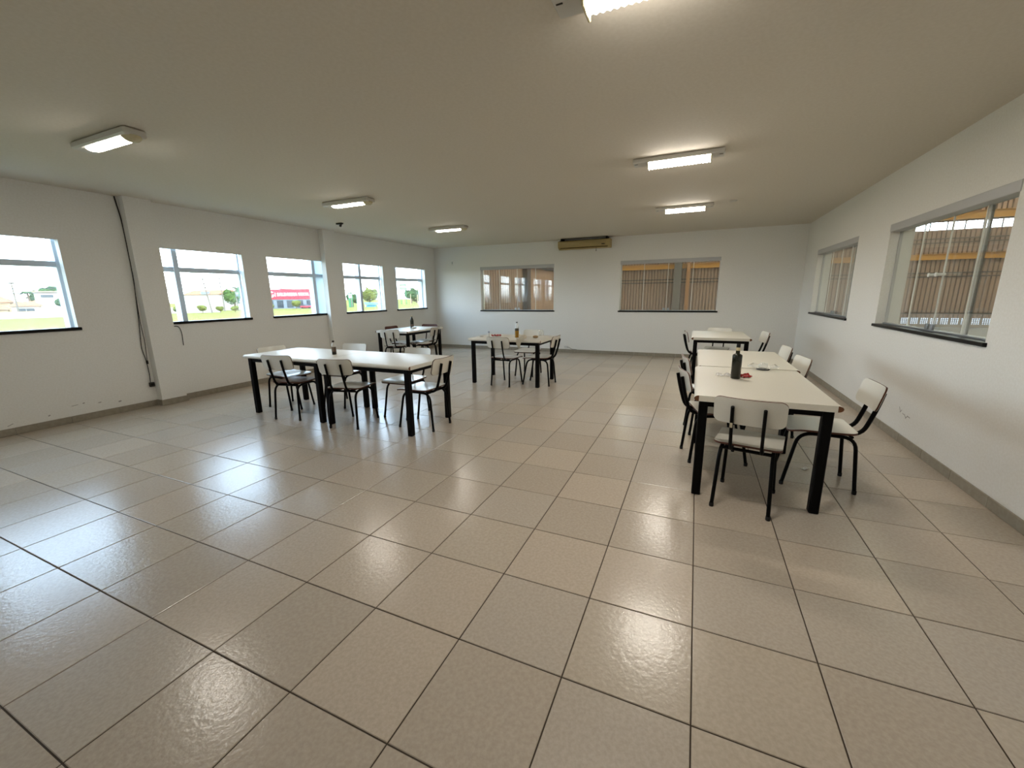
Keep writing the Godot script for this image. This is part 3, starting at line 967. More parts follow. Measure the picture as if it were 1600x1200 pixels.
	run.call([[5.92, -3.860], [5.379, -3.915], [4.651, -3.936], [3.708, -3.922], [2.57, -3.880], [1.916, -3.895], [1.36, -3.86]], 0.0035, "strand")
	st = new_st()
	cbox(st, Vector3(0.014, 1.33 * T, 0.0), Vector3(0.022, 0.05, 0.022), 0.005)
	obj("knot", st, M.cable, o)
	o = thing("wall_outlet", "small dark grey outlet box at the foot of the cable", "outlet", V(XL, 0.655, -3.855))
	st = new_st()
	cbox(st, Vector3(0.016, 0, 0), Vector3(0.032, 0.062, 0.058), 0.006)
	obj("box", st, M.grey_plastic, o)
	st = new_st()
	cbox(st, Vector3(0.036, 0.004, 0.004), Vector3(0.014, 0.030, 0.032), 0.004, Basis(Vector3.RIGHT, 0.4))
	obj("plug", st, M.cable, o)
	o = thing("loose_wire", "short dark wire hooked out of the wall below the second window", "wire", V(XL, 2.32, -4.70))
	st = new_st()
	tube(st, bent([Vector3(0.0, 0.0, 0.0), Vector3(0.012, 0.004, -0.065), Vector3(0.013, -0.09, -0.088), Vector3(0.010, -0.275, -0.082)], 0.05, 5), 0.005, 6)
	obj("strand", st, M.cable, o)
	o = thing("switch_plate", "white blank switch plate high on the back wall", "switch", V(-13.70, 5.05, ZB))
	st = new_st()
	cbox(st, Vector3(0, 0, 0.005), Vector3(0.085, 0.125, 0.010), 0.003)
	obj("plate", st, M.wall, o)
	st = new_st()
	cbox(st, Vector3(0, 0, 0.011), Vector3(0.035, 0.06, 0.006), 0.002)
	obj("insert", st, M.alu_white, o)
	o = thing("cable_outlet", "white outlet with a short wire low on the back wall", "outlet", V(-6.60, 0.30, ZB))
	st = new_st()
	cbox(st, Vector3(0, 0, 0.008), Vector3(0.10, 0.06, 0.016), 0.004)
	obj("plate", st, M.white_plastic, o)
	st = new_st()
	tube(st, bent([Vector3(0.03, 0, 0.02), Vector3(0.09, -0.01, 0.03), Vector3(0.16, -0.05, 0.03), Vector3(0.28, -0.055, 0.03)], 0.03, 4), 0.004, 6)
	obj("lead", st, M.cable, o)
	# ceiling bracket and cover plate
	o = thing("ceiling_bracket", "small black bracket hanging from the ceiling above the left windows", "bracket", V(-12.98, HC, -9.86))
	st = new_st()
	cbox(st, Vector3(0, -0.012, 0), Vector3(0.13, 0.024, 0.05), 0.004)
	obj("ceiling_plate", st, M.cable, o)
	st = new_st()
	cbox(st, Vector3(0.02, -0.040, 0), Vector3(0.035, 0.05, 0.03), 0.004, Basis(Vector3.FORWARD, 0.5))
	obj("clip", st, M.grey_plastic, o)
	o = thing("ceiling_cover", "small round white cover plate on the ceiling near the right wall", "cover plate", V(0.62, HC, -12.57))
	st = new_st()
	lathe(st, [Vector2(0, -0.012), Vector2(0.042, -0.012), Vector2(0.048, -0.008), Vector2(0.050, 0.0)], Vector3.ZERO, 20)
	obj("disc", st, M.lamp_body, o)
	make_air_conditioner()

func make_air_conditioner() -> void:
	var x0 := -6.93 * T
	var x1 := -4.36 * T
	var w := x1 - x0
	var o := thing("air_conditioner", "yellowed split air conditioner hung under the ceiling above the back wall", "air conditioner", Vector3((x0 + x1) * 0.5, HC * T, ZB * T))
	# side profile in (depth from wall, height below the ceiling)
	var prof := [Vector2(0.02, -0.055), Vector2(0.205, -0.055), Vector2(0.228, -0.075), Vector2(0.235, -0.150), Vector2(0.222, -0.190), Vector2(0.175, -0.225), Vector2(0.10, -0.245), Vector2(0.02, -0.235)]
	var st := new_st()
	var face := []
	for p in prof: face.append(Vector3(-w / 2, p.y, p.x))
	prism(st, face, Vector3(w, 0, 0))
	obj("casing", st, M.aged, o)
	for s in [-1.0, 1.0]:
		st = new_st()
		face = []
		for p in prof: face.append(Vector3(s * (w / 2 + 0.001), -0.15 + (p.y + 0.15) * 1.02, 0.125 + (p.x - 0.125) * 1.03))
		prism(st, face, Vector3(s * 0.022, 0, 0))
		obj("end_cap", st, M.aged, o)
	for k in 3:
		st = new_st()
		cbox(st, Vector3(-0.02, -0.098 - 0.034 * k, 0.2345), Vector3(w - 0.10, 0.006, 0.008), 0.002)
		obj("front_louver", st, M.aged_dark, o)
	st = new_st()
	cbox(st, Vector3(0, -0.212, 0.20), Vector3(w - 0.06, 0.008, 0.075), 0.003, Basis(Vector3.RIGHT, 0.62))
	obj("air_flap", st, M.aged_dark, o)
	st = new_st()
	cbox(st, Vector3(w / 2 - 0.13, -0.165, 0.2365), Vector3(0.07, 0.022, 0.008), 0.003)
	obj("display", st, M.grey_plastic, o)
	for x in [-w / 2 + 0.06, w / 2 - 0.06]:
		st = new_st()
		cbox(st, Vector3(x, -0.024, 0.12), Vector3(0.04, 0.048, 0.20), 0.003)
		obj("hanger", st, M.black, o)
	st = new_st()
	cbox(st, Vector3(0, -0.050, 0.115), Vector3(w - 0.02, 0.012, 0.205), 0.003)
	obj("top_plate", st, M.black, o)
	st = new_st()
	tube(st, [Vector3(w / 2 - 0.30, -0.225, 0.16), Vector3(w / 2 - 0.30, -0.29, 0.162)], 0.004, 6)
	tube(st, [Vector3(w / 2 - 0.30, -0.285, 0.162), Vector3(w / 2 - 0.30, -0.305, 0.162)], 0.009, 8)
	obj("drain_spout", st, M.grey_plastic, o)

# ---------------------------------------------------------------- the hangar behind the back and right windows
const HZ := -22.5      # metres
const HX0 := -7.0
const HX1 := 13.0
const HR := 5.6

func corrugated(st: SurfaceTool, a: Vector3, b: Vector3, y0: float, y1: float, n: Vector3, pitch: float, depth: float) -> void:
	var len := a.distance_to(b)
	var d := (b - a).normalized()
	var prof := [Vector2(0.0, 1.0), Vector2(0.66, 1.0), Vector2(0.73, 0.0), Vector2(0.93, 0.0), Vector2(1.0, 1.0)]
	var k := 0
	while k * pitch < len:
		for s in prof.size() - 1:
			var u0: float = min((k + prof[s].x) * pitch, len)
			var u1: float = min((k + prof[s + 1].x) * pitch, len)
			if u1 - u0 < 1e-5: continue
			var p: Vector3 = a + d * u0 + n * float(prof[s].y) * depth
			var q: Vector3 = a + d * u1 + n * float(prof[s + 1].y) * depth
			var c: Vector3 = (p + q) * 0.5 - n * 1.0
			away(st, [Vector3(p.x, y0, p.z), Vector3(q.x, y0, q.z), Vector3(q.x, y1, q.z), Vector3(p.x, y1, p.z)], Vector3(c.x, (y0 + y1) * 0.5, c.z))
		k += 1

func make_hangar() -> void:
	var back_z := (ZB - WT) * T
	var side_x := (XR + WT) * T
	var st := new_st()
	span(st, Vector3(HX0 - 0.3, -0.4, HZ - 0.3), Vector3(HX1 + 0.3, -0.16, 4.0))
	struct("floor_hangar", st, M.concrete)
	var w := setting("wall_hangar_back")
	st = new_st()
	corrugated(st, Vector3(HX0, 0, HZ), Vector3(HX1, 0, HZ), 0.24, 3.84, Vector3(0, 0, 1), 0.150, 0.075)
	obj("corrugated_sheet", st, M.corrugated, w)
	st = new_st()
	corrugated(st, Vector3(HX0, 0, HZ), Vector3(HX1, 0, HZ), 4.14, HR + 0.1, Vector3(0, 0, 1), 0.150, 0.075)
	obj("upper_sheet", st, M.corrugated, w)
	var x := HX0 + 0.25
	while x < HX1:
		st = new_st()
		box(st, Vector3(x, 3.99, HZ - 0.02), Vector3(0.035, 0.32, 0.035)); x += 0.55
		obj("gap_strut", st, M.steel_brown, w)
	st = new_st()   # pierced blocks at the foot
	for y in [-0.16, 0.005, 0.075, 0.145, 0.225]:
		span(st, Vector3(HX0, y, HZ - 0.05), Vector3(HX1, y + (0.125 if y < -0.1 else 0.022), HZ + 0.01))
	x = HX0
	var c := 0
	while x < HX1:
		span(st, Vector3(x, -0.04, HZ - 0.045), Vector3(x + (0.055 if c % 5 == 0 else 0.020), 0.24, HZ + 0.005)); x += 0.066; c += 1
	obj("pierced_block", st, M.block, w).set_meta("kind", "stuff")
	for y in [[1.93, 0.045], [2.085, 0.045], [3.30, 0.045], [3.46, 0.045], [0.40, 0.05]]:
		st = new_st()
		span(st, Vector3(HX0, y[0], HZ + 0.077), Vector3(HX1, y[0] + y[1], HZ + 0.12))
		obj("purlin", st, M.steel_brown, w)
	var beam = func(called: String, label: String, y0: float, y1: float, z: float):
		var o := thing(called, label, "beam", Vector3(HX0, y0, z))
		var L := HX1 - HX0
		var s := new_st()
		span(s, Vector3(0, 0.012, -0.006), Vector3(L, y1 - y0 - 0.012, 0.006)); obj("web", s, M.yellow, o)
		for y in [0.0, y1 - y0 - 0.014]:
			s = new_st(); span(s, Vector3(0, y, -0.07), Vector3(L, y + 0.014, 0.07)); obj("flange", s, M.yellow, o)
	beam.call("steel_beam", "lower yellow steel beam across the hangar wall behind the windows", 2.64, 2.88, HZ + 0.17)
	beam.call("steel_beam", "upper yellow steel beam under the hangar roof, right window", 4.20, 4.50, HZ + 0.17)
	st = new_st()
	cbox(st, Vector3(0, 2.72, 0), Vector3(0.36, 5.76, 0.30), 0.01)
	var o := tag(obj("steel_column", st, M.steel_grey), "wide grey column outside the right-hand back window", "column")
	o.position = Vector3(-1.07, 0, HZ + 0.45)
	st = new_st()
	cbox(st, Vector3(0, 2.72, 0), Vector3(0.17, 5.76, 0.16), 0.006)
	o = tag(obj("wall_post", st, M.tan_post), "slim tan post beside the grey column outside the back window", "post")
	o.position = Vector3(-0.58, 0, HZ + 0.34)
	# left side of the hangar
	w = setting("wall_hangar_left")
	st = new_st()
	corrugated(st, Vector3(HX0, 0, back_z), Vector3(HX0, 0, -15.4), -0.16, HR, Vector3(1, 0, 0), 0.21, 0.03)
	obj("corrugated_sheet", st, M.corrugated, w)
	st = new_st()
	corrugated(st, Vector3(HX0, 0, -15.4), Vector3(HX0, 0, HZ), -0.16, 2.60, Vector3(1, 0, 0), 0.42, 0.015)
	obj("panel_sheet", st, M.corrugated_tan, w)
	st = new_st()
	span(st, Vector3(HX0 - 0.08, 2.60, -15.4), Vector3(HX0 + 0.16, 2.72, HZ))
	obj("eaves_beam", st, M.steel_brown, w)
	st = new_st()
	span(st, Vector3(HX0 - 0.12, 2.72, -15.4), Vector3(HX0 - 0.04, HR, HZ))
	obj("upper_panel", st, M.roof_dark, w)
	st = new_st()
	cbox(st, Vector3(0, 2.72, 0), Vector3(0.20, 5.76, 0.42), 0.01)
	o = tag(obj("dark_column", st, M.steel_brown), "dark column seen through the left-hand back window", "column")
	o.position = Vector3(HX0 + 0.16, 0, -15.65)
	# right side and the near end
	w = setting("wall_hangar_right")
	st = new_st()
	corrugated(st, Vector3(HX1, 0, HZ), Vector3(HX1, 0, 4.0), -0.16, HR, Vector3(-1, 0, 0), 0.21, 0.03)
	obj("corrugated_sheet", st, M.corrugated, w)
	st = new_st()
	span(st, Vector3(side_x, -0.16, 3.6), Vector3(HX1, HR, 3.7))
	struct("wall_hangar_front", st, M.corrugated)
	# roof with strips of skylight
	w = setting("ceiling_hangar")
	st = new_st()
	var cuts := [HX0 - 0.3, -6.4, -2.6, -0.8, 3.0, 4.6, 8.2, 9.2, 12.8, HX1 + 0.3]
	for k in [0, 2, 4, 6, 8]:
		span(st, Vector3(cuts[k], HR, HZ - 0.3), Vector3(cuts[k + 1], HR + 0.08, back_z))
	for k in [[side_x, 4.6], [8.2, 9.2], [12.8, HX1 + 0.3]]:
		span(st, Vector3(k[0], HR, back_z), Vector3(k[1], HR + 0.08, 4.0))
	span(st, Vector3(HX0 - 0.3, HC * T + 0.2, back_z - 0.02), Vector3(side_x, HR, back_z + 0.06))
	span(st, Vector3(side_x - 0.06, HC * T, back_z), Vector3(side_x + 0.0, HR, 4.0))
	obj("roof_sheet", st, M.roof_dark, w)
	for k in [[-6.4, -2.6, HZ, back_z], [-0.8, 3.0, HZ, back_z], [4.6, 8.2, HZ, 4.0], [9.2, 12.8, HZ, 4.0]]:
		st = new_st()
		span(st, Vector3(k[0], HR + 0.03, k[2]), Vector3(k[1], HR + 0.036, k[3]))
		obj("skylight_strip", st, M.skylight, w)
	for z in [-20.0, -16.5, -13.0, -9.5, -6.0, -2.5]:
		st = new_st()
		span(st, Vector3(side_x if z > back_z else HX0, HR - 0.16, z), Vector3(HX1, HR - 0.01, z + 0.08))
		obj("rafter", st, M.steel_brown, w)

# ---------------------------------------------------------------- the street beyond the left windows
func blob(st: SurfaceTool, c: Vector3, r: Vector3, sd: int) -> void:
	var n := FastNoiseLite.new()
	n.seed = sd; n.frequency = 1.1; n.fractal_octaves = 3
	var rows := 9
	var cols := 14
	var P = func(i: int, j: int) -> Vector3:
		var a := PI * i / rows
		var b := TAU * (j % cols) / cols
		var d := Vector3(sin(a) * cos(b), cos(a), sin(a) * sin(b))
		return c + d * r * (1.0 + 0.45 * n.get_noise_3dv(d * 2.2 + c))
	st.set_smooth_group(-1)
	for i in rows:
		for j in cols:
			var p := [P.call(i, j), P.call(i, j + 1), P.call(i + 1, j + 1), P.call(i + 1, j)]
			tri(st, p[0], p[1], p[2]); tri(st, p[0], p[2], p[3])

func tree(label: String, at: Vector3, height: float, width: float, m: Material, sd: int, called := "street_tree") -> void:
	var o := thing(called, label, "tree", at, 0.0, "trees along the street")
	var st := new_st()
	tube(st, [Vector3.ZERO, Vector3(0.1, height * 0.3, 0), Vector3(0, height * 0.6, 0.1)], [width * 0.05, width * 0.04, width * 0.02], 7)
	for k in 3:
		var a := TAU * k / 3.0 + sd
		tube(st, [Vector3(0.05, height * 0.35, 0), Vector3(cos(a) * width * 0.25, height * 0.6, sin(a) * width * 0.25)], [width * 0.025, width * 0.012], 6)
	obj("trunk", st, M.bark, o)
	st = new_st()
	var r := RandomNumberGenerator.new()
	r.seed = sd
	for k in 9:
		var a := TAU * k / 9.0 * 2.0 + sd
		var q := width * 0.5 * (0.25 + 0.45 * r.randf())
		blob(st, Vector3(cos(a) * q, height * r.randf_range(0.45, 0.80), sin(a) * q), Vector3.ONE * width * r.randf_range(0.17, 0.26), sd + k)
	for k in 420:   # leaf sprays that break the outline
		var d := Vector3(r.randfn(), r.randfn(), r.randfn()).normalized()
		var p := Vector3(d.x * width * 0.5, height * 0.63 + d.y * height * 0.37, d.z * width * 0.5) * Vector3(r.randf_range(0.75, 1.0), 1, r.randf_range(0.75, 1.0))
		var u := Vector3(r.randfn(), r.randfn(), r.randfn()).normalized() * width * 0.045
		var v := u.cross(d).normalized() * width * 0.03
		tri(st, p - u, p + v, p + u); tri(st, p - u, p + u, p - v)
	obj("crown", st, m, o)

func house(label: String, at: Vector3, size: Vector3, turn: float, wall: Material, roof_h: float, windows := 2) -> void:
	var o := thing("street_house", label, "house", at, turn, "houses across the street")
	var st := new_st()
	box(st, Vector3(0, size.y * 0.5, 0), size)
	obj("walls", st, wall, o)
	st = new_st()
	var e := Vector3(size.x * 0.5 + 0.5, size.y, size.z * 0.5 + 0.5)
	var a := [Vector3(-e.x, e.y, e.z), Vector3(e.x, e.y, e.z), Vector3(e.x, e.y, -e.z), Vector3(-e.x, e.y, -e.z)]
	var r0 := Vector3(-e.x * 0.45, e.y + roof_h, 0)
	var r1 := Vector3(e.x * 0.45, e.y + roof_h, 0)
	var c := Vector3(0, e.y + 0.1, 0)
	away(st, [a[0], a[1], r1, r0], c); away(st, [a[2], a[3], r0, r1], c); away(st, [a[1], a[2], r1], c); away(st, [a[3], a[0], r0], c)
	away(st, a, c)
	obj("roof", st, M.terracotta, o)
	for k in windows:
		st = new_st()
		cbox(st, Vector3(lerp(-0.3, 0.3, (k + 0.5) / windows) * size.x, size.y * 0.58, size.z * 0.5 + 0.02), Vector3(1.3, 1.1, 0.08), 0.02)
		obj("window", st, M.dark_glass, o)

func pole(label: String, at: Vector3, height: float, arms: Array, lean := 0.0, transformer := false) -> void:
	var o := thing("utility_pole", label, "utility pole", at, 0.9, "utility poles along the street")
	var st := new_st()
	tube(st, [Vector3.ZERO, Vector3(lean, height, 0)], [0.19, 0.12], 8)
	obj("shaft", st, M.pole, o)
	for a in arms:
		st = new_st()
		box(st, Vector3(lean * 0.95, height - a, 0), Vector3(0.10, 0.12, 2.4))
		for k in [-1.0, -0.4, 0.4, 1.0]: box(st, Vector3(lean * 0.95, height - a + 0.16, k), Vector3(0.09, 0.2, 0.09))
		obj("crossarm", st, M.pole, o)
	if transformer:
		st = new_st()
		lathe(st, [Vector2(0, 0), Vector2(0.38, 0.0), Vector2(0.38, 1.1), Vector2(0.3, 1.25), Vector2(0, 1.25)], Vector3(0.3, height - 3.2, 0.4), 12)
		obj("transformer", st, M.shop_grey, o)

func wire(label: String, a: Vector3, b: Vector3, sag: float, r := 0.09) -> void:
	var pts := []
	for k in 17:
		var t := k / 16.0
		pts.append(a.lerp(b, t) - Vector3(0, sag * 4.0 * t * (1.0 - t), 0))
	var st := new_st()
	tube(st, pts, r, 5, Vector2.ONE, Vector3.UP)
	tag(obj("street_wire", st, M.wire), label, "wire", "overhead wires along the street")

func make_street() -> void:
	var st := new_st()
	span(st, Vector3(-420, GY - 0.5, -420), Vector3((XL - 0.6) * T, GY, 160))
	struct("ground_lawn", st, M.grass)
	st = new_st()
	span(st, Vector3((XL - 0.6) * T, GY - 0.5, -420), Vector3(200, GY - 0.02, 160))
	struct("ground_yard", st, M.asphalt)
	# low walls
	var wl = func(a: Vector2, b: Vector2, top: float, label: String):
		var o := thing("boundary_wall", label, "wall", Vector3((a.x + b.x) * 0.5, GY, (a.y + b.y) * 0.5), atan2(-(b.y - a.y), b.x - a.x))
		var s := new_st()
		box(s, Vector3(0, (top - GY) * 0.5, 0), Vector3(a.distance_to(b), top - GY, 0.25)); obj("panel", s, M.render_white, o)
		s = new_st()
		box(s, Vector3(0, top - GY + 0.05, 0), Vector3(a.distance_to(b), 0.12, 0.4)); obj("coping", s, M.render_cream, o)
	wl.call(Vector2(-141, -30), Vector2(-139, -42), -0.95, "low white boundary wall behind the lawn, leftmost window")
	wl.call(Vector2(-138.8, -42), Vector2(-136.6, -50), -0.1, "tall white boundary wall beside the white house")
	wl.call(Vector2(-133, -62), Vector2(-125.1, -74.3), -0.85, "low white wall behind the lawn, second window")
	# houses seen through the first windows
	house("low terracotta roof just behind the boundary wall", Vector3(-147, GY, -36.0), Vector3(8, 2.0, 5), 1.25, M.render_cream, 1.3, 1)
	house("cream house with hipped tile roof left of the palm", Vector3(-160, GY, -40.5), Vector3(8, 3.6, 7), 1.2, M.render_cream, 1.7)
	house("long cream house with tile roof below the palm", Vector3(-166, GY, -54.5), Vector3(8, 3.4, 7), 1.2, M.render_cream, 1.5, 3)
	house("small tiled house between the palm and the white house", Vector3(-150, GY, -44.0), Vector3(4.6, 2.6, 4), 1.2, M.render_white, 1.2)
	var o := thing("white_house", "two storey white house with dark window right of the palm", "house", Vector3(-153.5, GY, -51.0), 1.2)
	st = new_st(); box(st, Vector3(0, 3.0, 0), Vector3(7.5, 6.0, 6)); obj("walls", st, M.render_white, o)
	st = new_st(); box(st, Vector3(0, 6.1, 0), Vector3(8.0, 0.25, 6.5)); obj("roof_slab", st, M.render_cream, o)
	st = new_st(); cbox(st, Vector3(-1.6, 5.0, 3.02), Vector3(2.2, 0.7, 0.1), 0.02); obj("window", st, M.dark_glass, o)
	tree("round green tree in front of the white house", Vector3(-142.8, GY, -48.4), 5.4, 3.0, M.leaf_dark, 31)
	tree("dark green tree top rising behind the white house", Vector3(-189, GY, -62), 7.8, 11.0, M.leaf_dark, 37)
	tree("green trees' crown behind the leftmost roofs", Vector3(-176, GY, -41.5), 5.2, 9.0, M.leaf, 43)
	# palm
	o = thing("palm_tree", "palm tree with drooping fronds above the tiled roofs", "palm tree", Vector3(-171.4, GY, -51.3))
	st = new_st(); tube(st, [Vector3.ZERO, Vector3(0.2, 3.5, 0), Vector3(0.1, 6.3, 0.1)], [0.28, 0.22, 0.18], 8); obj("trunk", st, M.bark, o)
	for k in 13:
		var a := TAU * k / 13.0
		st = new_st()
		var len := 2.3 + 0.5 * sin(k * 2.3)
		for s in 8:
			var t0 := s / 8.0
			var t1 := (s + 1) / 8.0
			var p = func(t: float) -> Vector3: return Vector3(cos(a) * len * t, 6.3 + 1.1 * t - 1.9 * t * t, sin(a) * len * t)
			var w0 := Vector3(-sin(a), -0.25, cos(a)) * 0.42 * sin(PI * (0.12 + 0.86 * t0))
			var w1 := Vector3(-sin(a), -0.25, cos(a)) * 0.42 * sin(PI * (0.12 + 0.86 * t1))
			quad(st, p.call(t0), p.call(t0) + w0, p.call(t1) + w1, p.call(t1))
			w0.x = -w0.x; w0.z = -w0.z; w1.x = -w1.x; w1.z = -w1.z
			quad(st, p.call(t0) + w0, p.call(t0), p.call(t1), p.call(t1) + w1)
		obj("frond", st, M.leaf_dark, o)
	# second window: white warehouse, tree, poles
	o = thing("white_warehouse", "long white warehouse wall with orange tile roof, second window", "building", Vector3(-151, GY, -84.5), 0.09)
	st = new_st(); box(st, Vector3(0, 2.6, -4), Vector3(17, 5.2, 8)); obj("walls", st, M.render_white, o)
	st = new_st()
	prism(st, [Vector3(-8.9, 5.2, 0.6), Vector3(-8.9, 5.2, -8.6), Vector3(-8.9, 6.7, -4.0)], Vector3(17.8, 0, 0)); obj("roof", st, M.terracotta, o)
	st = new_st(); box(st, Vector3(2.5, 5.7, 0.3), Vector3(2.6, 0.9, 1.2)); obj("water_tank", st, M.shop_grey, o)
	o = thing("yard_wall", "tall pale wall at the left edge of the second window", "wall", Vector3(-139.5, GY, -64.0), 0.9)
	st = new_st(); box(st, Vector3(0, 2.2, 0), Vector3(9, 4.4, 0.3)); obj("panel", st, M.render_white, o)
	st = new_st(); box(st, Vector3(0, 4.45, 0), Vector3(9.1, 0.15, 0.45)); obj("coping", st, M.render_cream, o)
	tree("full green tree right of the white warehouse", Vector3(-137.7, GY, -86.6), 7.4, 6.2, M.leaf, 51)
	tree("green tree crown behind the full tree, second window", Vector3(-150.0, GY, -98.5), 8.4, 7.0, M.leaf_dark, 57)
	for k in 5:
		var q: Array = [[-126.3, -63.6, 1.4], [-124.2, -68.4, 1.5], [-121.9, -71.6, 1.2], [-129.0, -59.8, 1.7], [-119.8, -74.4, 1.1]][k]
		tree(["low bush left of the mullion, second window", "low bush before the white wall, right of the mullion", "second low bush before the white wall", "leafy bush at the left edge of the second window", "small bush at the wall's right end"][k], Vector3(q[0] + 1.0, GY, q[1]), q[2] + 0.6, q[2] + 0.8, M.leaf_yellow, 60 + k, "street_bush")
	pole("leaning pole with a lamp arm in the middle of second window", Vector3(-122.3, GY, -70.3), 9.3, [0.3], -1.0)
	o = thing("street_lamp", "curved street lamp arm on the leaning pole", "street lamp", Vector3(-123.0, 4.2, -70.6), 0.0)
	st = new_st(); tube(st, bent([Vector3.ZERO, Vector3(0.3, 2.4, -0.6), Vector3(0.9, 3.4, -1.6)], 1.0, 5), 0.06, 6); obj("arm", st, M.pole, o)
	st = new_st(); box(st, Vector3(1.0, 3.45, -1.8), Vector3(0.25, 0.12, 0.6)); obj("lantern", st, M.shop_grey, o)
	pole("tall pole with crossarm right of the lamp pole", Vector3(-132.8, GY, -80.2), 10.0, [0.2], -0.2)
	pole("pole carrying transformer at the right of second window", Vector3(-132.0, GY, -83.8), 7.6, [0.2], 0.0, true)
	pole("pale pole among the leftmost roofs", Vector3(-143.5, GY, -40.6), 8.0, [0.2])
	pole("thin pole with crossarm in the fourth window", Vector3(-119.0, GY, -118.3), 9.6, [0.2, 1.2])
	for k in 4:
		var y: float = [3.6, 4.6, 5.8, 7.4][k]
		wire(["lowest overhead wire crossing the street windows", "second lowest overhead wire crossing the street windows", "third overhead wire from below crossing the street windows", "highest overhead wire crossing the street windows"][k], Vector3(-150, y - 0.6, 0), Vector3(-117, y + 1.0, -72), 0.8)
		wire(["lowest wire right of the lamp pole", "second wire right of the lamp pole", "third wire right of the lamp pole", "highest wire right of the lamp pole"][k], Vector3(-117, y + 0.8, -72.4), Vector3(-100, y + 1.6, -205), 1.2)
	wire("near wire high up in the second and third windows", Vector3(-66, 10.1, 20), Vector3(-30, 7.4, -115), 1.2, 0.035)
	make_shop()
	# fourth and fifth windows
	o = thing("green_pylon", "tall green pylon left of the mullion in the fourth window", "pylon", Vector3(-119.7, GY, -118.6), 0.8)
	st = new_st(); cbox(st, Vector3(0, 2.7, 0), Vector3(1.5, 5.4, 0.6), 0.05); obj("body", st, M.green_paint, o)
	st = new_st(); cbox(st, Vector3(0, 4.2, 0.31), Vector3(1.1, 1.6, 0.04), 0.01); obj("sign_face", st, M.white_paint, o)
	tree("dark leafy tree behind the green pylon", Vector3(-127, GY, -127), 5.8, 5.0, M.leaf_dark, 71)
	tree("tall yellow-green tree right of the mullion, fourth window", Vector3(-121.6, GY, -130.5), 7.6, 6.6, M.leaf_yellow, 77)
	tree("yellow-green tree at the right of the fourth window", Vector3(-116.0, GY, -135.5), 6.2, 4.6, M.leaf, 83)
	o = thing("blue_canopy", "small turquoise canopy under the trees, fourth window", "canopy", Vector3(-114.3, GY, -123.7), 0.8)
	st = new_st(); prism(st, [Vector3(-2.6, 1.0, 1.2), Vector3(2.4, 0.75, 1.2), Vector3(2.4, 1.35, -1.2), Vector3(-2.6, 1.6, -1.2)], Vector3(0, 0.12, 0)); obj("roof", st, M.teal_paint, o)
	for q in [[-2.4, 1.05], [2.2, 1.05], [-2.4, -1.0], [2.2, -1.0]]:
		st = new_st(); box(st, Vector3(q[0], 0.45, q[1]), Vector3(0.1, 0.9, 0.1)); obj("post", st, M.white_paint, o)
	st = new_st(); box(st, Vector3(-0.2, 0.35, 0), Vector3(3.4, 0.7, 1.4)); obj("counter", st, M.teal_paint, o)
	o = thing("billboard", "pale green framed billboard in the rightmost window", "billboard", Vector3(-131.6, GY, -165), 0.75)
	st = new_st(); cbox(st, Vector3(0, 8.2, 0), Vector3(3.2, 3.0, 0.3), 0.04); obj("frame", st, M.green_paint, o)
	st = new_st(); cbox(st, Vector3(0, 8.2, 0.16), Vector3(2.7, 2.5, 0.06), 0.01); obj("panel", st, plain(Color(0.52, 0.58, 0.44), 0.7), o)
	for x in [-1.2, 1.2]:
		st = new_st(); box(st, Vector3(x, 3.4, 0), Vector3(0.28, 6.8, 0.28)); obj("leg", st, M.green_paint, o)
	tree("dark tree right of the billboard", Vector3(-146, GY, -190), 9.0, 8.0, M.leaf_dark, 91)
	tree("pale tree at the middle of the rightmost window", Vector3(-153, GY, -204), 6.8, 9.5, M.leaf_yellow, 97)
	tree("pale tree at the right of the rightmost window", Vector3(-142.5, GY, -198), 6.2, 8.0, M.leaf, 103)
	for k in 5:
		st = new_st()
		tube(st, [Vector3.ZERO, Vector3(0, 4.6 + 0.5 * sin(k * 3.0), 0)], [0.16, 0.13], 7)
		var p := tag(obj("fence_post", st, M.render_cream), ["cream post under the billboard, leftmost of five", "cream post under the billboard, second of five", "cream post in the rightmost window, third of five", "cream post in the rightmost window, fourth of five", "cream post in the rightmost window, last of five"][k], "post", "posts in the rightmost window")
		p.position = Vector3(-124.5 + 2.6 * k, GY, -156.0 - 1.8 * k)

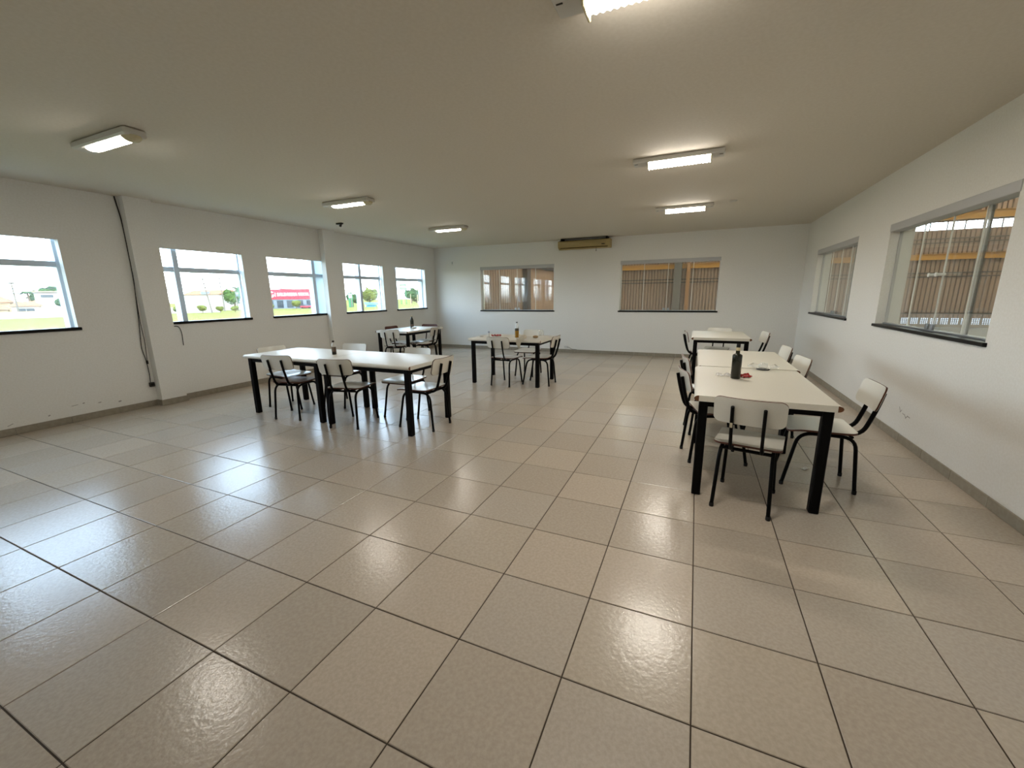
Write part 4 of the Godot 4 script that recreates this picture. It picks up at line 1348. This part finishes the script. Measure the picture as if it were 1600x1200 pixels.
func make_shop() -> void:
	var a := Vector2(-141.5, -100.4)
	var b := Vector2(-126.2, -107.4)
	var w := a.distance_to(b)
	var o := thing("car_showroom", "grey showroom with a long red name board, third window", "shop", Vector3((a.x + b.x) * 0.5, GY, (a.y + b.y) * 0.5), atan2(-(b.y - a.y), b.x - a.x))
	var st := new_st()
	box(st, Vector3(0, 1.7, -4), Vector3(w, 3.4, 8)); obj("walls", st, M.shop_grey, o)
	st = new_st()
	cbox(st, Vector3(0, 5.05, 0.0), Vector3(w + 0.3, 3.5, 0.5), 0.03)
	var board := obj("name_board", st, M.shop_red, o)
	st = new_st(); box(st, Vector3(-3.8, 7.05, -0.4), Vector3(6.5, 0.12, 0.12)); obj("board_rail", st, M.shop_red, o)
	for k in 5:
		st = new_st(); cbox(st, Vector3(lerp(-0.42, 0.42, k / 4.0) * w, 1.6, 0.03), Vector3(2.3, 2.6, 0.08), 0.02); obj("shop_window", st, M.dark_glass, o)
	var f := SystemFont.new()
	f.font_names = PackedStringArray(["Droid Sans"])
	f.font_weight = 700
	var tx := func(s: String, size: float, at: Vector3, sx: float):
		var t := TextMesh.new()
		t.text = s; t.font = f; t.font_size = 64; t.pixel_size = size / 64.0; t.depth = 0.08
		t.material = M.white_paint
		var m := MeshInstance3D.new()
		m.mesh = t; m.name = "lettering"
		board.add_child(m, true)
		m.position = at; m.scale.x = sx
	tx.call("SALDANHA", 1.5, Vector3(-0.55, 4.98, 0.30), 0.92)
	tx.call("VEICUL", 1.4, Vector3(5.35, 4.98, 0.30), 0.82)
	# round emblem: an open ring with a stroke
	st = new_st()
	var pts := []
	for k in 15:
		var t := lerp(0.9, 5.6, k / 14.0)
		pts.append(Vector3(-5.95 + cos(t) * 0.72, 4.98 + sin(t) * 0.85, 0.32))
	tube(st, pts, 0.17, 6, Vector2.ONE, Vector3.BACK)
	tube(st, [Vector3(-5.85, 4.75, 0.32), Vector3(-5.25, 4.75, 0.32)], 0.15, 6, Vector2.ONE, Vector3.BACK)
	tube(st, [Vector3(-4.78, 4.3, 0.32), Vector3(-4.78, 5.6, 0.32)], 0.12, 6, Vector2.ONE, Vector3.BACK)
	obj("emblem", st, M.white_paint, board)
	tree("pale green bush in front of the showroom", Vector3(-128.8, GY, -102.2), 2.8, 3.2, M.leaf_yellow, 111, "street_bush")
	tree("small bush at the showroom's left end", Vector3(-136.8, GY, -98.6), 1.6, 2.2, M.leaf_yellow, 117, "street_bush")
	o = thing("parked_car", "red car parked at the right end of the showroom", "car", Vector3(-127.2, GY, -105.2), 0.45)
	st = new_st(); cbox(st, Vector3(0, 0.62, 0), Vector3(4.0, 0.62, 1.7), 0.15); obj("body", st, M.shop_red, o)
	st = new_st(); prism(st, [Vector3(-1.5, 0.92, 0.75), Vector3(1.1, 0.92, 0.75), Vector3(0.6, 1.42, 0.65), Vector3(-1.1, 1.42, 0.65)], Vector3(0, 0, -1.4)); obj("cabin", st, M.dark_glass, o)
	for q in [[-1.25, 0.8], [1.25, 0.8], [-1.25, -0.8], [1.25, -0.8]]:
		st = new_st(); tube(st, [Vector3(q[0], 0.32, q[1] - 0.1), Vector3(q[0], 0.32, q[1] + 0.1)], 0.32, 14, Vector2.ONE, Vector3.UP); obj("wheel", st, M.rubber, o)

# ---------------------------------------------------------------- all of it
func _ready() -> void:
	rng.seed = 77
	cam = Camera3D.new()
	cam.fov = 86.311
	cam.near = 0.05; cam.far = 1200.0
	add_child(cam)
	cam.position = V(-0.1957, 3.1481, 2.7546)
	cam.rotation_degrees = Vector3(-12.2842, 23.9855, -0.7396)
	cam.current = true
	var e := Environment.new()
	e.background_mode = Environment.BG_SKY
	var sky := Sky.new()
	var sm := ProceduralSkyMaterial.new()
	sm.sky_top_color = Color(0.68, 0.82, 0.95)
	sm.sky_horizon_color = Color(0.93, 0.98, 1.0)
	sm.sky_curve = 0.18
	sm.sky_energy_multiplier = 2.45
	sm.ground_bottom_color = Color(0.5, 0.5, 0.42)
	sm.ground_horizon_color = Color(0.75, 0.76, 0.70)
	sm.ground_energy_multiplier = 1.0
	sky.sky_material = sm
	e.sky = sky
	e.tonemap_mode = Environment.TONE_MAPPER_LINEAR
	e.tonemap_exposure = 1.8
	e.sdfgi_enabled = true; e.ssao_enabled = true; e.ssil_enabled = true
	var we := WorldEnvironment.new()
	we.environment = e
	add_child(we)
	var sun := DirectionalLight3D.new()
	sun.light_energy = 0.6
	sun.light_color = Color(1.0, 0.95, 0.86)
	sun.light_angular_distance = 0.5
	sun.shadow_enabled = true
	sun.sky_mode = DirectionalLight3D.SKY_MODE_LIGHT_ONLY
	add_child(sun)
	sun.look_at_from_position(Vector3.ZERO, Vector3(-0.62, -0.72, -0.30))
	make_materials()
	make_room()
	make_hangar()
	for r in [[-9.80, -1.62, true, "ceiling light with emergency lens nearest the left edge"], [-9.83, -7.15, true, "ceiling light with emergency lens, middle one over the left tables"], [-9.85, -12.62, true, "ceiling light with emergency lens, farthest one before the back wall"],
			[-0.78, -1.68, false, "ribbed ceiling light cut by the top edge of picture"], [-0.78, -7.17, false, "ribbed ceiling light over the right side, middle of three"], [-0.80, -12.70, false, "ribbed ceiling light over the right side, farthest of three"]]:
		ceiling_lamp(r[0], r[1], r[2], r[3])
	make_furniture()
	make_street()
	make_small()
